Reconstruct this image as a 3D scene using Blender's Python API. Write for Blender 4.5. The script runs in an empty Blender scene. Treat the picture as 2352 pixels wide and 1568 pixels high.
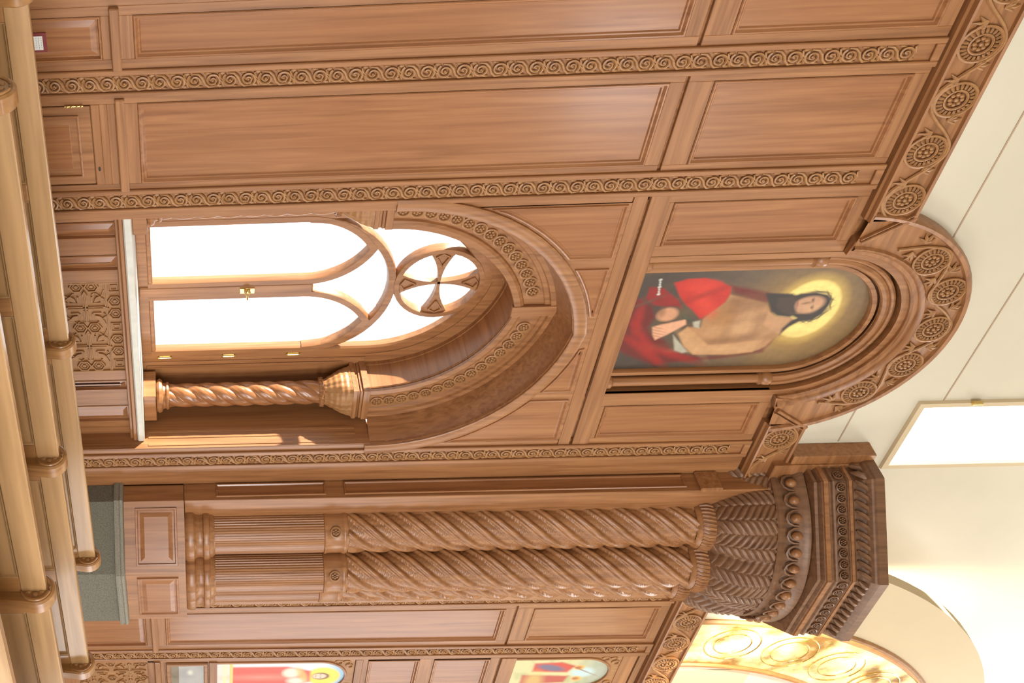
import bpy, math, random
import numpy as np
from mathutils import Matrix, Vector
random.seed(7)
PI = math.pi
scn = bpy.context.scene
COL = scn.collection

# ------------------------------------------------------------------ camera
# world: X along the front wall, Y into it (wall face at Y=0), Z up. The photograph lies on its side.
F_PX, YAW, PITCH, ROLL, V0 = 2650.7, .7649, -.0521, -.0275, 279.9
def cam_axes():
    cy, sy, cp, sp, cr, sr = math.cos(YAW), math.sin(YAW), math.cos(PITCH), math.sin(PITCH), math.cos(ROLL), math.sin(ROLL)
    f0 = Vector((sy, cy, 0)); r0 = Vector((cy, -sy, 0)); u0 = Vector((0, 0, 1))
    fwd = cp*f0 + sp*u0; up = -sp*f0 + cp*u0
    return cr*r0 + sr*up, -sr*r0 + cr*up, fwd
r2, u2, fwd = cam_axes()
cd = bpy.data.cameras.new('camera'); cam = bpy.data.objects.new('camera', cd); COL.objects.link(cam)
cam.matrix_world = Matrix(((u2.x, -r2.x, -fwd.x, 0), (u2.y, -r2.y, -fwd.y, -7.0), (u2.z, -r2.z, -fwd.z, 1.64), (0, 0, 0, 1)))
cd.sensor_fit = 'HORIZONTAL'; cd.sensor_width = 36.0; cd.lens = 36.0*F_PX/2352
cd.shift_x = (1176-V0)/2352; cd.shift_y = 0; cd.clip_start = .05; cd.clip_end = 200
scn.camera = cam

# ------------------------------------------------------------------ light
W = bpy.data.worlds.new('world'); scn.world = W; W.use_nodes = True
bg = W.node_tree.nodes['Background']; bg.inputs[0].default_value = (.93, .97, 1, 1); bg.inputs[1].default_value = 2.6
def sun(name, d, strength, color, ang):
    l = bpy.data.lights.new(name, 'SUN'); l.energy = strength; l.color = color; l.angle = ang
    o = bpy.data.objects.new(name, l); COL.objects.link(o); o.location = (0, 12, 20)
    o.rotation_euler = Vector(d).to_track_quat('-Z', 'Y').to_euler(); return o
sun('sun', (.79, -.61, -.62), 22.0, (1, .93, .82), math.radians(1.2))
def area(name, loc, d, sx, sy, power, color=(1, .97, .93)):
    l = bpy.data.lights.new(name, 'AREA'); l.shape = 'RECTANGLE'; l.size = sx; l.size_y = sy; l.energy = power; l.color = color
    o = bpy.data.objects.new(name, l); COL.objects.link(o); o.location = loc
    o.rotation_euler = Vector(d).to_track_quat('-Z', 'Y').to_euler(); return o
# daylight standing in the openings of the rear wall and the side wall (openings built below)
DAY = (.97, .98, 1)
REAR_WINDOWS = [(-.2, 1.5, .5, 6.0), (3.9, 1.5, .5, 6.0), (7.7, 1.4, .5, 6.0), (14.1, 1.5, 10.6, 12.7)]   # middle, half width, bottom, top
for x, hw, wz0, wz1 in REAR_WINDOWS:
    area('daylight_rear', (x, -16.05, (wz0+wz1)/2), (0, 1, -.12), 2*hw, wz1-wz0, 80*2*hw*(wz1-wz0)*(1 if wz0 < 9 else .55), DAY)
SIDE_WINDOWS = [(-11.6, 1.8, .2, 6.8), (-5.4, 1.3, 1.4, 7.8)]   # middle, half width, bottom, top
for y, hw, wz0, wz1 in SIDE_WINDOWS:
    area('daylight_side', (20.05, y, (wz0+wz1)/2), (-1, 0, -.05), 2*hw, wz1-wz0, 760 if y < -9 else 130, DAY)
area('upper_wall_fill', (14.2, -2.6, 13.1), (-.05, .15, -1), 3.8, 3.4, 520, (1, .98, .95))  # added fill in an invented ceiling opening, brightens the upper right wall
scn.view_settings.view_transform = 'Standard'; scn.view_settings.look = 'None'
scn.view_settings.gamma = 1; scn.view_settings.use_curve_mapping = False
scn.view_settings.exposure = -.24

# ------------------------------------------------------------------ materials
MATS = {}
def new_mat(name):
    m = bpy.data.materials.new(name); m.use_nodes = True; MATS[name] = m
    nt = m.node_tree; return m, nt, nt.nodes['Principled BSDF']
def N(nt, t, **kw):
    n = nt.nodes.new(t)
    for k, v in kw.items(): setattr(n, k, v)
    return n
def wood(name, axis, ca, cb, cc, rough=.34, dens=26.0, bump=.12, coat=.0):
    m, nt, b = new_mat(name); L = nt.links.new
    g = N(nt, 'ShaderNodeNewGeometry'); mp = N(nt, 'ShaderNodeMapping')
    sc = [dens, dens, dens]; sc['XYZ'.index(axis)] = dens*.045
    mp.inputs['Scale'].default_value = sc
    oi = N(nt, 'ShaderNodeObjectInfo'); ad = N(nt, 'ShaderNodeVectorMath', operation='MULTIPLY_ADD')
    L(oi.outputs['Random'], ad.inputs[0]); ad.inputs[1].default_value = (3.1, 1.7, 2.3)
    L(g.outputs['Position'], ad.inputs[2]); L(ad.outputs[0], mp.inputs['Vector'])
    n1 = N(nt, 'ShaderNodeTexNoise'); n1.inputs['Scale'].default_value = 1; n1.inputs['Detail'].default_value = 5; n1.inputs['Distortion'].default_value = .5
    L(mp.outputs[0], n1.inputs['Vector'])
    n2 = N(nt, 'ShaderNodeTexNoise'); n2.inputs['Scale'].default_value = .16; n2.inputs['Detail'].default_value = 3; n2.inputs['Distortion'].default_value = 1.2
    L(mp.outputs[0], n2.inputs['Vector'])
    r = N(nt, 'ShaderNodeValToRGB'); e = r.color_ramp.elements
    e[0].position = .28; e[0].color = (*cb, 1); e[1].position = .68; e[1].color = (*ca, 1)
    L(n1.outputs['Fac'], r.inputs[0])
    mx = N(nt, 'ShaderNodeMix', data_type='RGBA'); rr = N(nt, 'ShaderNodeMapRange')
    rr.inputs[1].default_value = .4; rr.inputs[2].default_value = .75; rr.inputs[4].default_value = .6
    L(n2.outputs['Fac'], rr.inputs[0]); L(rr.outputs[0], mx.inputs[0]); L(r.outputs[0], mx.inputs[6]); mx.inputs[7].default_value = (*cc, 1)
    L(mx.outputs[2], b.inputs['Base Color'])
    b.inputs['Roughness'].default_value = rough; b.inputs['Coat Weight'].default_value = coat; b.inputs['Coat Roughness'].default_value = .12
    bp = N(nt, 'ShaderNodeBump'); bp.inputs['Strength'].default_value = bump; bp.inputs['Distance'].default_value = .004
    L(n1.outputs['Fac'], bp.inputs['Height']); L(bp.outputs[0], b.inputs['Normal'])
    return m
CA, CB, CC = (.39, .178, .070), (.20, .079, .028), (.31, .130, .048)
wood('oak_upright', 'Z', CA, CB, CC)
wood('oak_level', 'X', CA, CB, CC)
wood('oak_cross', 'Y', CA, CB, CC)
wood('oak_panel', 'Z', (.37, .161, .064), (.225, .085, .031), (.30, .118, .043), rough=.27, dens=22, bump=.05, coat=.15)
wood('oak_carved', 'Z', (.40, .20, .075), (.27, .12, .042), (.34, .16, .058), rough=.45, bump=.1)
wood('oak_dark', 'Z', (.24, .118, .058), (.13, .058, .027), (.18, .084, .040), rough=.42, bump=.1)
PA, PB, PC = (.52, .31, .14), (.30, .165, .066), (.43, .245, .105)
wood('pew_oak_level', 'X', PA, PB, PC, rough=.33, dens=18, bump=.15, coat=.2)
wood('pew_oak_upright', 'Z', (.42, .21, .075), (.25, .11, .036), (.34, .16, .056), rough=.35, dens=22, bump=.12, coat=.2)
def plain(name, col, rough=.6, metal=0, noise=0, scale=8, bump=0):
    m, nt, b = new_mat(name)
    b.inputs['Base Color'].default_value = (*col, 1); b.inputs['Roughness'].default_value = rough; b.inputs['Metallic'].default_value = metal
    if noise or bump:
        g = N(nt, 'ShaderNodeNewGeometry'); n = N(nt, 'ShaderNodeTexNoise'); n.inputs['Scale'].default_value = scale; n.inputs['Detail'].default_value = 4
        nt.links.new(g.outputs['Position'], n.inputs['Vector'])
        if noise:
            r = N(nt, 'ShaderNodeValToRGB'); e = r.color_ramp.elements
            e[0].position = .3; e[0].color = (*[c*(1-noise) for c in col], 1); e[1].position = .7; e[1].color = (*[min(1, c*(1+noise)) for c in col], 1)
            nt.links.new(n.outputs['Fac'], r.inputs[0]); nt.links.new(r.outputs[0], b.inputs['Base Color'])
        if bump:
            bp = N(nt, 'ShaderNodeBump'); bp.inputs['Strength'].default_value = bump; bp.inputs['Distance'].default_value = .003
            nt.links.new(n.outputs['Fac'], bp.inputs['Height']); nt.links.new(bp.outputs[0], b.inputs['Normal'])
    return m
plain('plaster', (.62, .57, .455), .8, noise=.03, scale=1.2)
plain('plaster_warm', (.60, .48, .31), .8, noise=.03, scale=1.2)
plain('plaster_line', (.42, .30, .20), .8)
plain('carpet', (.150, .138, .105), .95, noise=.35, scale=120, bump=.6)
plain('carpet_edge', (.235, .215, .168), .9, noise=.2, scale=90, bump=.4)
plain('brass', (.80, .60, .25), .25, 1)
plain('card_white', (.85, .85, .83), .5)
plain('card_red', (.22, .03, .03), .45)
plain('stone_sill', (.62, .60, .53), .4, noise=.06, scale=14)
plain('floor_stone', (.27, .215, .165), .12, noise=.08, scale=3)
plain('keyhole', (.02, .012, .008), .6)
plain('ink', (.30, .30, .30), .7)
plain('letter_white', (.75, .75, .70), .6)
m, nt, b = new_mat('glass')
nt.nodes.remove(b); out = nt.nodes['Material Output']
tr = N(nt, 'ShaderNodeBsdfTransparent'); gl = N(nt, 'ShaderNodeBsdfGlossy'); gl.inputs['Roughness'].default_value = .02
tr.inputs['Color'].default_value = (.97, .98, .98, 1)
mx = N(nt, 'ShaderNodeMixShader'); mx.inputs[0].default_value = .05
nt.links.new(tr.outputs[0], mx.inputs[1]); nt.links.new(gl.outputs[0], mx.inputs[2]); nt.links.new(mx.outputs[0], out.inputs['Surface'])
# gold mosaic: small tesserae with tinted figures
m, nt, b = new_mat('mosaic'); L = nt.links.new
g = N(nt, 'ShaderNodeNewGeometry'); v = N(nt, 'ShaderNodeTexVoronoi'); v.inputs['Scale'].default_value = 26
n = N(nt, 'ShaderNodeTexNoise'); n.inputs['Scale'].default_value = 2.6; n.inputs['Detail'].default_value = 5
L(g.outputs['Position'], v.inputs['Vector']); L(g.outputs['Position'], n.inputs['Vector'])
r = N(nt, 'ShaderNodeValToRGB'); e = r.color_ramp.elements
e[0].position = .36; e[0].color = (.30, .17, .05, 1); e[1].position = .50; e[1].color = (.93, .76, .40, 1)
x = e.new(.62); x.color = (.97, .90, .68, 1)
L(n.outputs['Fac'], r.inputs[0])
h = N(nt, 'ShaderNodeMix', data_type='RGBA', blend_type='MULTIPLY'); h.inputs[0].default_value = .25
L(r.outputs[0], h.inputs[6]); L(v.outputs['Color'], h.inputs[7]); L(h.outputs[2], b.inputs['Base Color'])
b.inputs['Roughness'].default_value = .35; b.inputs['Metallic'].default_value = .25
m, nt, b = new_mat('paint')
a = N(nt, 'ShaderNodeVertexColor', layer_name='Col'); nt.links.new(a.outputs[0], b.inputs['Base Color']); b.inputs['Roughness'].default_value = .45

# ------------------------------------------------------------------ mesh helpers
def tag(o, label=None, cat=None, group=None, kind=None):
    if label: o['label'] = label
    if cat: o['category'] = cat
    if group: o['group'] = group
    if kind: o['kind'] = kind
    return o
def base_of(p):
    v = Vector((0, 0, 0))
    while p is not None: v = v + p.location; p = p.parent
    return v
def empty(name, loc):
    o = bpy.data.objects.new(name, None); o.empty_display_size = .1; o.location = loc; COL.objects.link(o); return o
class MB:
    def __init__(s): s.v = []; s.f = []
    def add(s, vs, fs):
        k = len(s.v); s.v += [tuple(map(float, p)) for p in vs]; s.f += [tuple(i+k for i in f) for f in fs]; return s
    def box(s, x0, x1, y0, y1, z0, z1, bev=0):
        if bev > 0:
            c = ((x0+x1)/2, (y0+y1)/2, (z0+z1)/2); h = ((x1-x0)/2, (y1-y0)/2, (z1-z0)/2)
            b = min(bev, *[.45*q for q in h]); vs = []; idx = {}
            for sx in (-1, 1):
                for sy in (-1, 1):
                    for sz in (-1, 1):
                        for ax in range(3):
                            p = [c[i]+(sx, sy, sz)[i]*(h[i]-(0 if i == ax else b)) for i in range(3)]
                            idx[sx, sy, sz, ax] = len(vs); vs.append(p)
            fs = []
            for ax in range(3):
                u, w = [i for i in range(3) if i != ax]
                for sg in (-1, 1):
                    q = []
                    for a1, a2 in ((-1, -1), (1, -1), (1, 1), (-1, 1)):
                        k = [0, 0, 0]; k[ax] = sg; k[u] = a1; k[w] = a2; q.append(idx[(*k, ax)])
                    fs.append(q)
            for ax in range(3):
                u, w = [i for i in range(3) if i != ax]
                for a1 in (-1, 1):
                    for a2 in (-1, 1):
                        k = [0, 0, 0]; k[u] = a1; k[w] = a2; A = list(k); B = list(k); A[ax] = -1; B[ax] = 1
                        fs.append([idx[(*A, u)], idx[(*B, u)], idx[(*B, w)], idx[(*A, w)]])
            for sx in (-1, 1):
                for sy in (-1, 1):
                    for sz in (-1, 1): fs.append([idx[sx, sy, sz, a] for a in range(3)])
            return s.add(vs, fs)
        vs = [(x, y, z) for x in (x0, x1) for y in (y0, y1) for z in (z0, z1)]
        return s.add(vs, [(0, 1, 3, 2), (4, 6, 7, 5), (0, 4, 5, 1), (2, 3, 7, 6), (0, 2, 6, 4), (1, 5, 7, 3)])
    def rings(s, rs, closed=True, cap0=False, cap1=False):
        n = len(rs[0]); vs = [p for r in rs for p in r]; fs = []
        for i in range(len(rs)-1):
            for j in range(n if closed else n-1):
                k = (j+1) % n; fs.append((i*n+j, i*n+k, (i+1)*n+k, (i+1)*n+j))
        if cap0: fs.append(tuple(range(n))[::-1])
        if cap1: fs.append(tuple((len(rs)-1)*n+j for j in range(n)))
        return s.add(vs, fs)
    def prism(s, poly, y0, y1):              # polygon in X,Z pushed along Y
        return s.rings([[(x, y0, z) for x, z in poly], [(x, y1, z) for x, z in poly]], True, True, True)
    def lathe(s, c, prof, n=32, a0=0, a1=2*PI):
        full = abs(a1-a0-2*PI) < 1e-6; m = n if full else n+1
        rs = [[(c[0]+r*math.cos(a0+(a1-a0)*j/n), c[1]+r*math.sin(a0+(a1-a0)*j/n), z) for j in range(m)] for r, z in prof]
        return s.rings(rs, full)
    def tube(s, path, rad, n=6, cap=True, closed=False):
        P = [Vector(p) for p in path]; rs = []
        for i, p in enumerate(P):
            if closed: t = P[(i+1) % len(P)]-P[i-1]
            else: t = P[min(i+1, len(P)-1)]-P[max(i-1, 0)]
            t.normalize(); u = t.cross(Vector((0, 1, 0)))
            if u.length < .1: u = t.cross(Vector((1, 0, 0)))
            u.normalize(); w = t.cross(u); r = rad[i] if hasattr(rad, '__len__') else rad
            rs.append([tuple(p+r*(math.cos(2*PI*k/n)*u+math.sin(2*PI*k/n)*w)) for k in range(n)])
        if closed: rs.append(rs[0]); cap = False
        return s.rings(rs, True, cap, cap)
    def bar(s, path, w, y0, y1, ch=.3, closed=False):   # flat chamfered bar along a path of (x, z); front at y0
        n = len(path); rs = []
        for i in range(n):
            if closed: a = path[i-1]; b = path[(i+1) % n]
            else: a = path[max(i-1, 0)]; b = path[min(i+1, n-1)]
            p = path[i]; d1 = Vector((p[0]-a[0], p[1]-a[1])); d2 = Vector((b[0]-p[0], b[1]-p[1]))
            if d1.length < 1e-9: d1 = d2
            if d2.length < 1e-9: d2 = d1
            d1.normalize(); d2.normalize(); t = (d1+d2).normalized(); nx, nz = -t.y, t.x
            k = min(1/max(.35, t.dot(d2)), 2.2)*w/2
            prof = ((-1, y1), (-1, y0+(y1-y0)*ch), (-1+ch, y0), (1-ch, y0), (1, y0+(y1-y0)*ch), (1, y1))
            rs.append([(p[0]+nx*k*q, y, p[1]+nz*k*q) for q, y in prof])
        if closed: rs.append(rs[0])
        return s.rings(rs, True, not closed, not closed)
    def ball(s, c, r, nu=10, nv=6):
        r = r if hasattr(r, '__len__') else (r, r, r)
        rs = [[(c[0]+r[0]*math.sin(PI*i/nv)*math.cos(2*PI*j/nu), c[1]+r[1]*math.sin(PI*i/nv)*math.sin(2*PI*j/nu), c[2]+r[2]*math.cos(PI*i/nv)) for j in range(nu)] for i in range(nv+1)]
        return s.rings(rs, True)
    def panel(s, poly, prof, field=True):    # rings stepping inward from a polygon (x, z); prof: (inset, y)
        rs = []
        for ins, y in prof: rs.append([(x, y, z) for x, z in inset(poly, ins)])
        return s.rings(rs, True, False, field)
    def grid(s, pts):                        # pts[i][j]
        a = len(pts); b = len(pts[0])
        return s.add([p for r in pts for p in r], [(i*b+j, i*b+j+1, (i+1)*b+j+1, (i+1)*b+j) for i in range(a-1) for j in range(b-1)])
    def build(s, name, mat, parent=None, smooth=False, label=None, kind=None):
        o = bpy.data.objects.new(name, s.mesh(name, mat, base_of(parent), smooth)); COL.objects.link(o)
        if parent is not None: o.parent = parent
        return tag(o, label, None, None, kind)
    def mesh(s, name, mat, off=(0, 0, 0), smooth=False):
        me = bpy.data.meshes.new(name)
        me.from_pydata([(p[0]-off[0], p[1]-off[1], p[2]-off[2]) for p in s.v], [], s.f)
        me.materials.append(MATS[mat]); me.validate()
        import bmesh
        bm = bmesh.new(); bm.from_mesh(me); bmesh.ops.recalc_face_normals(bm, faces=bm.faces); bm.to_mesh(me); bm.free()
        if smooth:
            me.polygons.foreach_set('use_smooth', [True]*len(me.polygons))
            if smooth != 'all': me.set_sharp_from_angle(angle=math.radians(38))
        return me
def inset(poly, d):
    n = len(poly); A = sum(poly[i][0]*poly[(i+1) % n][1]-poly[(i+1) % n][0]*poly[i][1] for i in range(n))
    sg = 1 if A > 0 else -1; out = []
    for i in range(n):
        a, p, b = poly[i-1], poly[i], poly[(i+1) % n]
        d1 = Vector((p[0]-a[0], p[1]-a[1])).normalized(); d2 = Vector((b[0]-p[0], b[1]-p[1])).normalized()
        n1 = Vector((-d1.y, d1.x))*sg; n2 = Vector((-d2.y, d2.x))*sg; m = n1+n2
        if m.length < 1e-6: m = n1
        m.normalize(); k = d/max(.4, m.dot(n1)); out.append((p[0]+m.x*k, p[1]+m.y*k))
    return out
def rect(x0, x1, z0, z1): return [(x0, z0), (x1, z0), (x1, z1), (x0, z1)]
def inst(name, me, parent, loc, rot=(0, 0, 0), scale=(1, 1, 1)):
    o = bpy.data.objects.new(name, me); COL.objects.link(o)
    if parent is not None: o.parent = parent; loc = Vector(loc)-base_of(parent)
    o.location = loc; o.rotation_euler = rot; o.scale = scale; return o

# ------------------------------------------------------------------ room shell
tag(MB().box(-5, 20, -16, 1.2, -.2, 0).build('floor', 'floor_stone'), kind='structure')
# ceiling with an added opening for the fill light over the upper wall
m = MB(); cx0, cx1, cy0, cy1 = 12.3, 16.1, -4.3, -.9
m.box(-5, cx0, -16, 1.2, 13, 13.3).box(cx1, 20, -16, 1.2, 13, 13.3).box(cx0, cx1, -16, cy0, 13, 13.3).box(cx0, cx1, cy1, 1.2, 13, 13.3)
tag(m.build('ceiling', 'plaster'), kind='structure')
tag(MB().box(-5.3, -5, -16, 1.2, 0, 13).build('wall_left', 'plaster'), kind='structure')
m = MB(); xs = [-5] + [q for x, h, _, _ in REAR_WINDOWS for q in (x-h, x+h)] + [20]
for i in range(0, len(xs), 2): m.box(xs[i], xs[i+1], -16.3, -16, 0, 13)
for x, h, wz0, wz1 in REAR_WINDOWS: m.box(x-h, x+h, -16.3, -16, 0, wz0).box(x-h, x+h, -16.3, -16, wz1, 13)
tag(m.build('wall_rear', 'plaster'), kind='structure')
m = MB(); ys = [-16] + [q for y, h, _, _ in SIDE_WINDOWS for q in (y-h, y+h)] + [1.2]
for i in range(0, len(ys), 2): m.box(20, 20.3, ys[i], ys[i+1], 0, 13)
for y, h, wz0, wz1 in SIDE_WINDOWS: m.box(20, 20.3, y-h, y+h, 0, wz0).box(20, 20.3, y-h, y+h, wz1, 13)
tag(m.build('wall_right', 'plaster'), kind='structure')

# unseen slab added behind the camera to shade the upper front wall
tag(MB().box(-5, 12, -16, -9.3, 3.75, 4.1).box(-5, 12, -9.5, -9.3, 4.1, 5.0).build('ceiling_shade_slab', 'plaster'), kind='structure')

# ------------------------------------------------------------------ front wall: measures
XC = 6.765                                   # middle of the window and painting bay
STRIPS = [4.24, 5.255, 8.275, 10.65, 11.67, 12.70, 13.72]
SH = .11                                     # half width of a carved strip
ZF0, ZF1 = 6.77, 7.13                        # frieze
ARC_C = .215
SPR = 3.33                                   # springing of the window arch
def arc(half, spring=SPR, n=14, c=ARC_C):    # pointed arch, right foot -> apex -> left foot
    R = half+c; H = math.sqrt(R*R-c*c); a1 = math.atan2(H, c); pts = []
    for i in range(n+1):
        a = a1*i/n; pts.append((XC-c+R*math.cos(a), spring+R*math.sin(a)))
    return pts + [(2*XC-x, z) for x, z in pts[-2::-1]]

# backing of the wooden wall, with the opening of the window bay left free
wf = MB()
wf.box(2.2, 5.40, .03, .30, 0, ZF1).box(8.13, 16, .03, .30, 0, ZF1)
ob = arc(1.335); top = [(x, 5.15) for x, z in ob]
for y in (.03,):
    wf.rings([[(x, y, z) for x, z in ob], [(x, y, z) for x, z in top]], False)
wf.box(5.43, XC-.80, .03, .30, 5.15, ZF1).box(XC+.80, 8.10, .03, .30, 5.15, ZF1)
wf.box(XC-.80, XC+.80, .20, .30, 5.15, 7.6)
wall = tag(wf.build('wall_front', 'oak_upright'), kind='structure')

PROF = ((0, -.002), (.006, -.010), (.016, -.010), (.030, .008), (.040, .008), (.048, .020), (.056, .020))
PROFW = ((0, -.002), (.006, -.008), (.014, -.008), (.022, .020), (.034, .020), (.075, .004), (.085, .004))
def panel(x0, x1, z0, z1, prof=PROF, parent=None, dy=0, name='panel'):
    return MB().panel(rect(x0, x1, z0, z1), [(i, y+dy) for i, y in prof]).build(name, 'oak_panel', parent or wall)
def stile(x0, x1, z0, z1, y0=0, y1=.03, parent=None, name='stile', mat='oak_upright', bev=.003):
    return MB().box(x0, x1, y0, y1, z0, z1, bev).build(name, mat, parent or wall)
def rail(x0, x1, z0, z1, y0=0, y1=.03, parent=None, name='rail'):
    return MB().box(x0, x1, y0, y1, z0, z1, .003).build(name, 'oak_level', parent or wall)

def panel_bay(xa, xb, pa, pb, low=True):
    """framed panels between two carved strips: xa..xb free width, pa..pb panel width"""
    for a, b in ((xa, pa), (pb, xb)):
        stile(a, b, 0, 5.13); stile(a, b, 5.155, 6.75)
    rail(pa, pb, 1.155, 1.21); rail(pa, pb, 1.21, 1.372)
    rail(pa, pb, 5.03, 5.13); rail(pa, pb, 5.155, 5.33); rail(pa, pb, 6.655, 6.75)
    panel(pa, pb, 1.372, 5.03); panel(pa, pb, 5.33, 6.655)
    if low: rail(pa, pb, 0, .30); panel(pa, pb, .30, 1.155, PROFW)
    MB().box(xa, xb, -.045, .0, 1.215, 1.282, .008).build('ledge', 'oak_level', wall)
stile(2.2, 3.66, 0, 6.75)
panel_bay(3.66, STRIPS[0]-SH, 3.73, 4.055)
panel_bay(STRIPS[0]+SH, STRIPS[1]-SH, 4.405, 5.095, low=False)
panel_bay(STRIPS[3]+SH, STRIPS[4]-SH, 10.845, 11.475)
stile(8.104, STRIPS[2]-SH, 0, 5.028, bev=.006); stile(STRIPS[1]+SH, 5.426, 0, 5.028, bev=.006); stile(8.385, 8.62, 0, 6.75)
stile(10.38, STRIPS[3]-SH, 0, 6.75)

# cabinet door in the wainscot beside the window bay
rail(4.345, 5.145, 0, .25); rail(4.405, 5.095, 1.10, 1.155)
d = tag(MB().box(4.415, 5.085, .0, .028, .26, 1.035, .004).build('door_1', 'oak_upright'), kind='structure')
panel(4.485, 5.015, .36, .95, PROFW, d, -.006)
MB().box(4.405, 5.095, -.004, .03, 1.04, 1.10, .004).build('head_rail', 'oak_level', d)
hg = MB().tube([(4.405, -.012, .86), (4.405, -.012, .99)], .008, 8)
for zz in (.875, .905, .945, .975): hg.ball((4.405, -.012, zz), .011, 8, 4)
hg.build('hinge', 'brass', d, True)
MB().ball((4.95, -.006, 1.07), (.020, .004, .009), 10, 6).build('keyhole', 'keyhole', d)
card = empty('notice_card', (3.905, 0.004, .66)); tag(card, 'small white printed card in a dark red frame on the wainscot panel', 'notice')
MB().box(3.83, 3.975, -.006, .004, .66, .785, .003).build('frame', 'card_red', card)
MB().box(3.852, 3.955, -.009, -.006, .688, .758).build('card', 'card_white', card)
t = MB()
for i in range(4):
    for k in range(5): t.box(3.862+.017*k, 3.872+.017*k+.003*(i % 2), -.0096, -.009, .747-.017*i, .750-.017*i)
t.build('print', 'ink', card)

# carved scroll strips
def scroll_mesh():
    s = MB()
    for q in (-1, 1):
        p = []; r = []
        for i in range(24):
            a = i/23*1.65*2*PI; R = .052-.042*i/23
            p.append((R*math.cos(a+.6)*q, -.012-.006*i/23, .061*q+R*math.sin(a+.6)*q)); r.append(.0105-.004*i/23)
        s.tube(p, r, 5)
        s.ball((0, -.016, .061*q), .011, 8, 4)
        s.tube([(-.058*q, -.008, .122*q), (-.046*q, -.012, .108*q), (-.02*q, -.014, .116*q), (.0, -.012, .128*q)], [.004, .009, .009, .004], 5)
        s.ball((.050*q, -.004, .112*q), (.013, .012, .022), 8, 4); s.ball((-.052*q, -.004, .03*q), (.010, .012, .026), 8, 4)
    p = [(-.052, -.006, -.075), (-.05, -.012, -.035), (-.022, -.016, -.008), (.022, -.016, .008), (.05, -.012, .035), (.052, -.006, .075)]
    s.tube(p, [.007, .011, .012, .012, .011, .007], 6)
    return s.mesh('scroll', 'oak_carved', (0, 0, 0), True)
SCROLL = scroll_mesh()
for xs_ in STRIPS:
    st = MB()
    st.box(xs_-SH, xs_-.066, -.022, .03, 0, 6.757, .006).box(xs_+.066, xs_+SH, -.022, .03, 0, 6.757, .006)
    st.box(xs_-.066, xs_+.066, .004, .03, 0, 6.757).box(xs_-.066, xs_+.066, -.018, .03, 6.70, 6.757, .004)
    so = st.build('carved_strip', 'oak_upright', wall)
    z = .62; lo = .40 if xs_ > 9 else .62
    z = lo
    while z < 6.62:
        inst('scroll', SCROLL, so, (xs_, .004, z)); z += .2435

# mid groove rail over the window bay and the panels left and right of the painting
rail(5.365, 8.165, 5.03, 5.13, -.004); rail(5.365, 8.165, 5.155, 5.30, -.006)
for sx in (-1, 1):
    f = lambda q: XC+sx*q
    def R_(a, b): return min(f(a), f(b)), max(f(a), f(b))
    for a, b in ((.745, .905), (1.325, 1.40)): stile(*R_(a, b), 5.30, 6.75)
    rail(*R_(.905, 1.325), 5.30, 5.34); rail(*R_(.905, 1.325), 6.665, 6.75)
    panel(*R_(.905, 1.325), 5.34, 6.665)

# spandrel field above the window arch
sp = MB(); b0 = arc(1.335); tp = [(max(min(x, 8.10), 5.43), 5.03) for x, z in b0]
sp.rings([[(x, .0, z) for x, z in b0], [(x, .0, z) for x, z in tp]], False)
sp.rings([[(x, .0, z) for x, z in b0], [(x, .03, z) for x, z in b0]], False)
sp.build('spandrel', 'oak_upright', wall)
PROFS = ((0, .0), (.004, -.014), (.014, -.016), (.026, -.004), (.034, -.004), (.040, -.001))
def on_arc(R, x): return SPR+math.sqrt(max(0, R*R-(abs(x)+ARC_C)**2))
for sx in (-1, 1):
    RO = 1.45+ARC_C+.012
    for xa, xb, zt in ((.80, 1.325, 5.005), (.13, .70, 5.005)):
        xs2 = [xa+(xb-xa)*i/10 for i in range(11)]
        arcp = [(x, on_arc(RO, x)) for x in xs2]
        arcp = [p for p in arcp if p[1] < zt-.035]
        poly = [(arcp[0][0], zt)] + arcp + ([(xb, zt)] if arcp[-1][0] < xb+.001 else [])
        if arcp[0][0] > xa+.001: poly = [(arcp[0][0]-.015, zt)] + arcp + [(xb, zt)]
        poly = [(XC+sx*x, z) for x, z in poly]
        MB().panel(poly, PROFS).build('panel', 'oak_panel', wall)

# pointed arch: frame band on the wall, deep reveal, carved band, soffit
def ring(h0, h1, y, spring=SPR):
    a, b = arc(h0, spring), arc(h1, spring)
    return [[(x, y, z) for x, z in a], [(x, y, z) for x, z in b]]
def legs(p, z0): return [(p[0][0], z0)] + p + [(p[-1][0], z0)]
fr = MB(); mid = arc(1.393)
fr.bar(legs(mid, SPR-.05), .105, -.03, .0, .28); fr.build('arch_frame', 'oak_upright', wall, True)
rv = MB(); prof = ((1.335, 0), (1.335, .03), (1.325, .10), (1.305, .18), (1.285, .24), (1.275, .28))
rv.rings([[(x, y, z) for x, z in arc(h, n=24)] for h, y in prof], False)
rv.build('arch_reveal', 'oak_upright', wall, 'all')
bn = MB()
for h0, h1, y0, y1 in ((1.275, 1.235, .28, .28), (1.235, 1.225, .28, .30), (1.225, 1.19, .30, .30), (1.19, 1.18, .30, .31), (1.18, 1.02, .31, .31), (1.02, 1.01, .31, .292), (1.01, .985, .292, .28), (.985, .935, .28, .28)):
    a, b_ = arc(h0, n=24), arc(h1, n=24)
    bn.rings([[(x, y0, z) for x, z in a], [(x, y1, z) for x, z in b_]], False)
band = bn.build('arch_band', 'oak_upright', wall, True)
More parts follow.
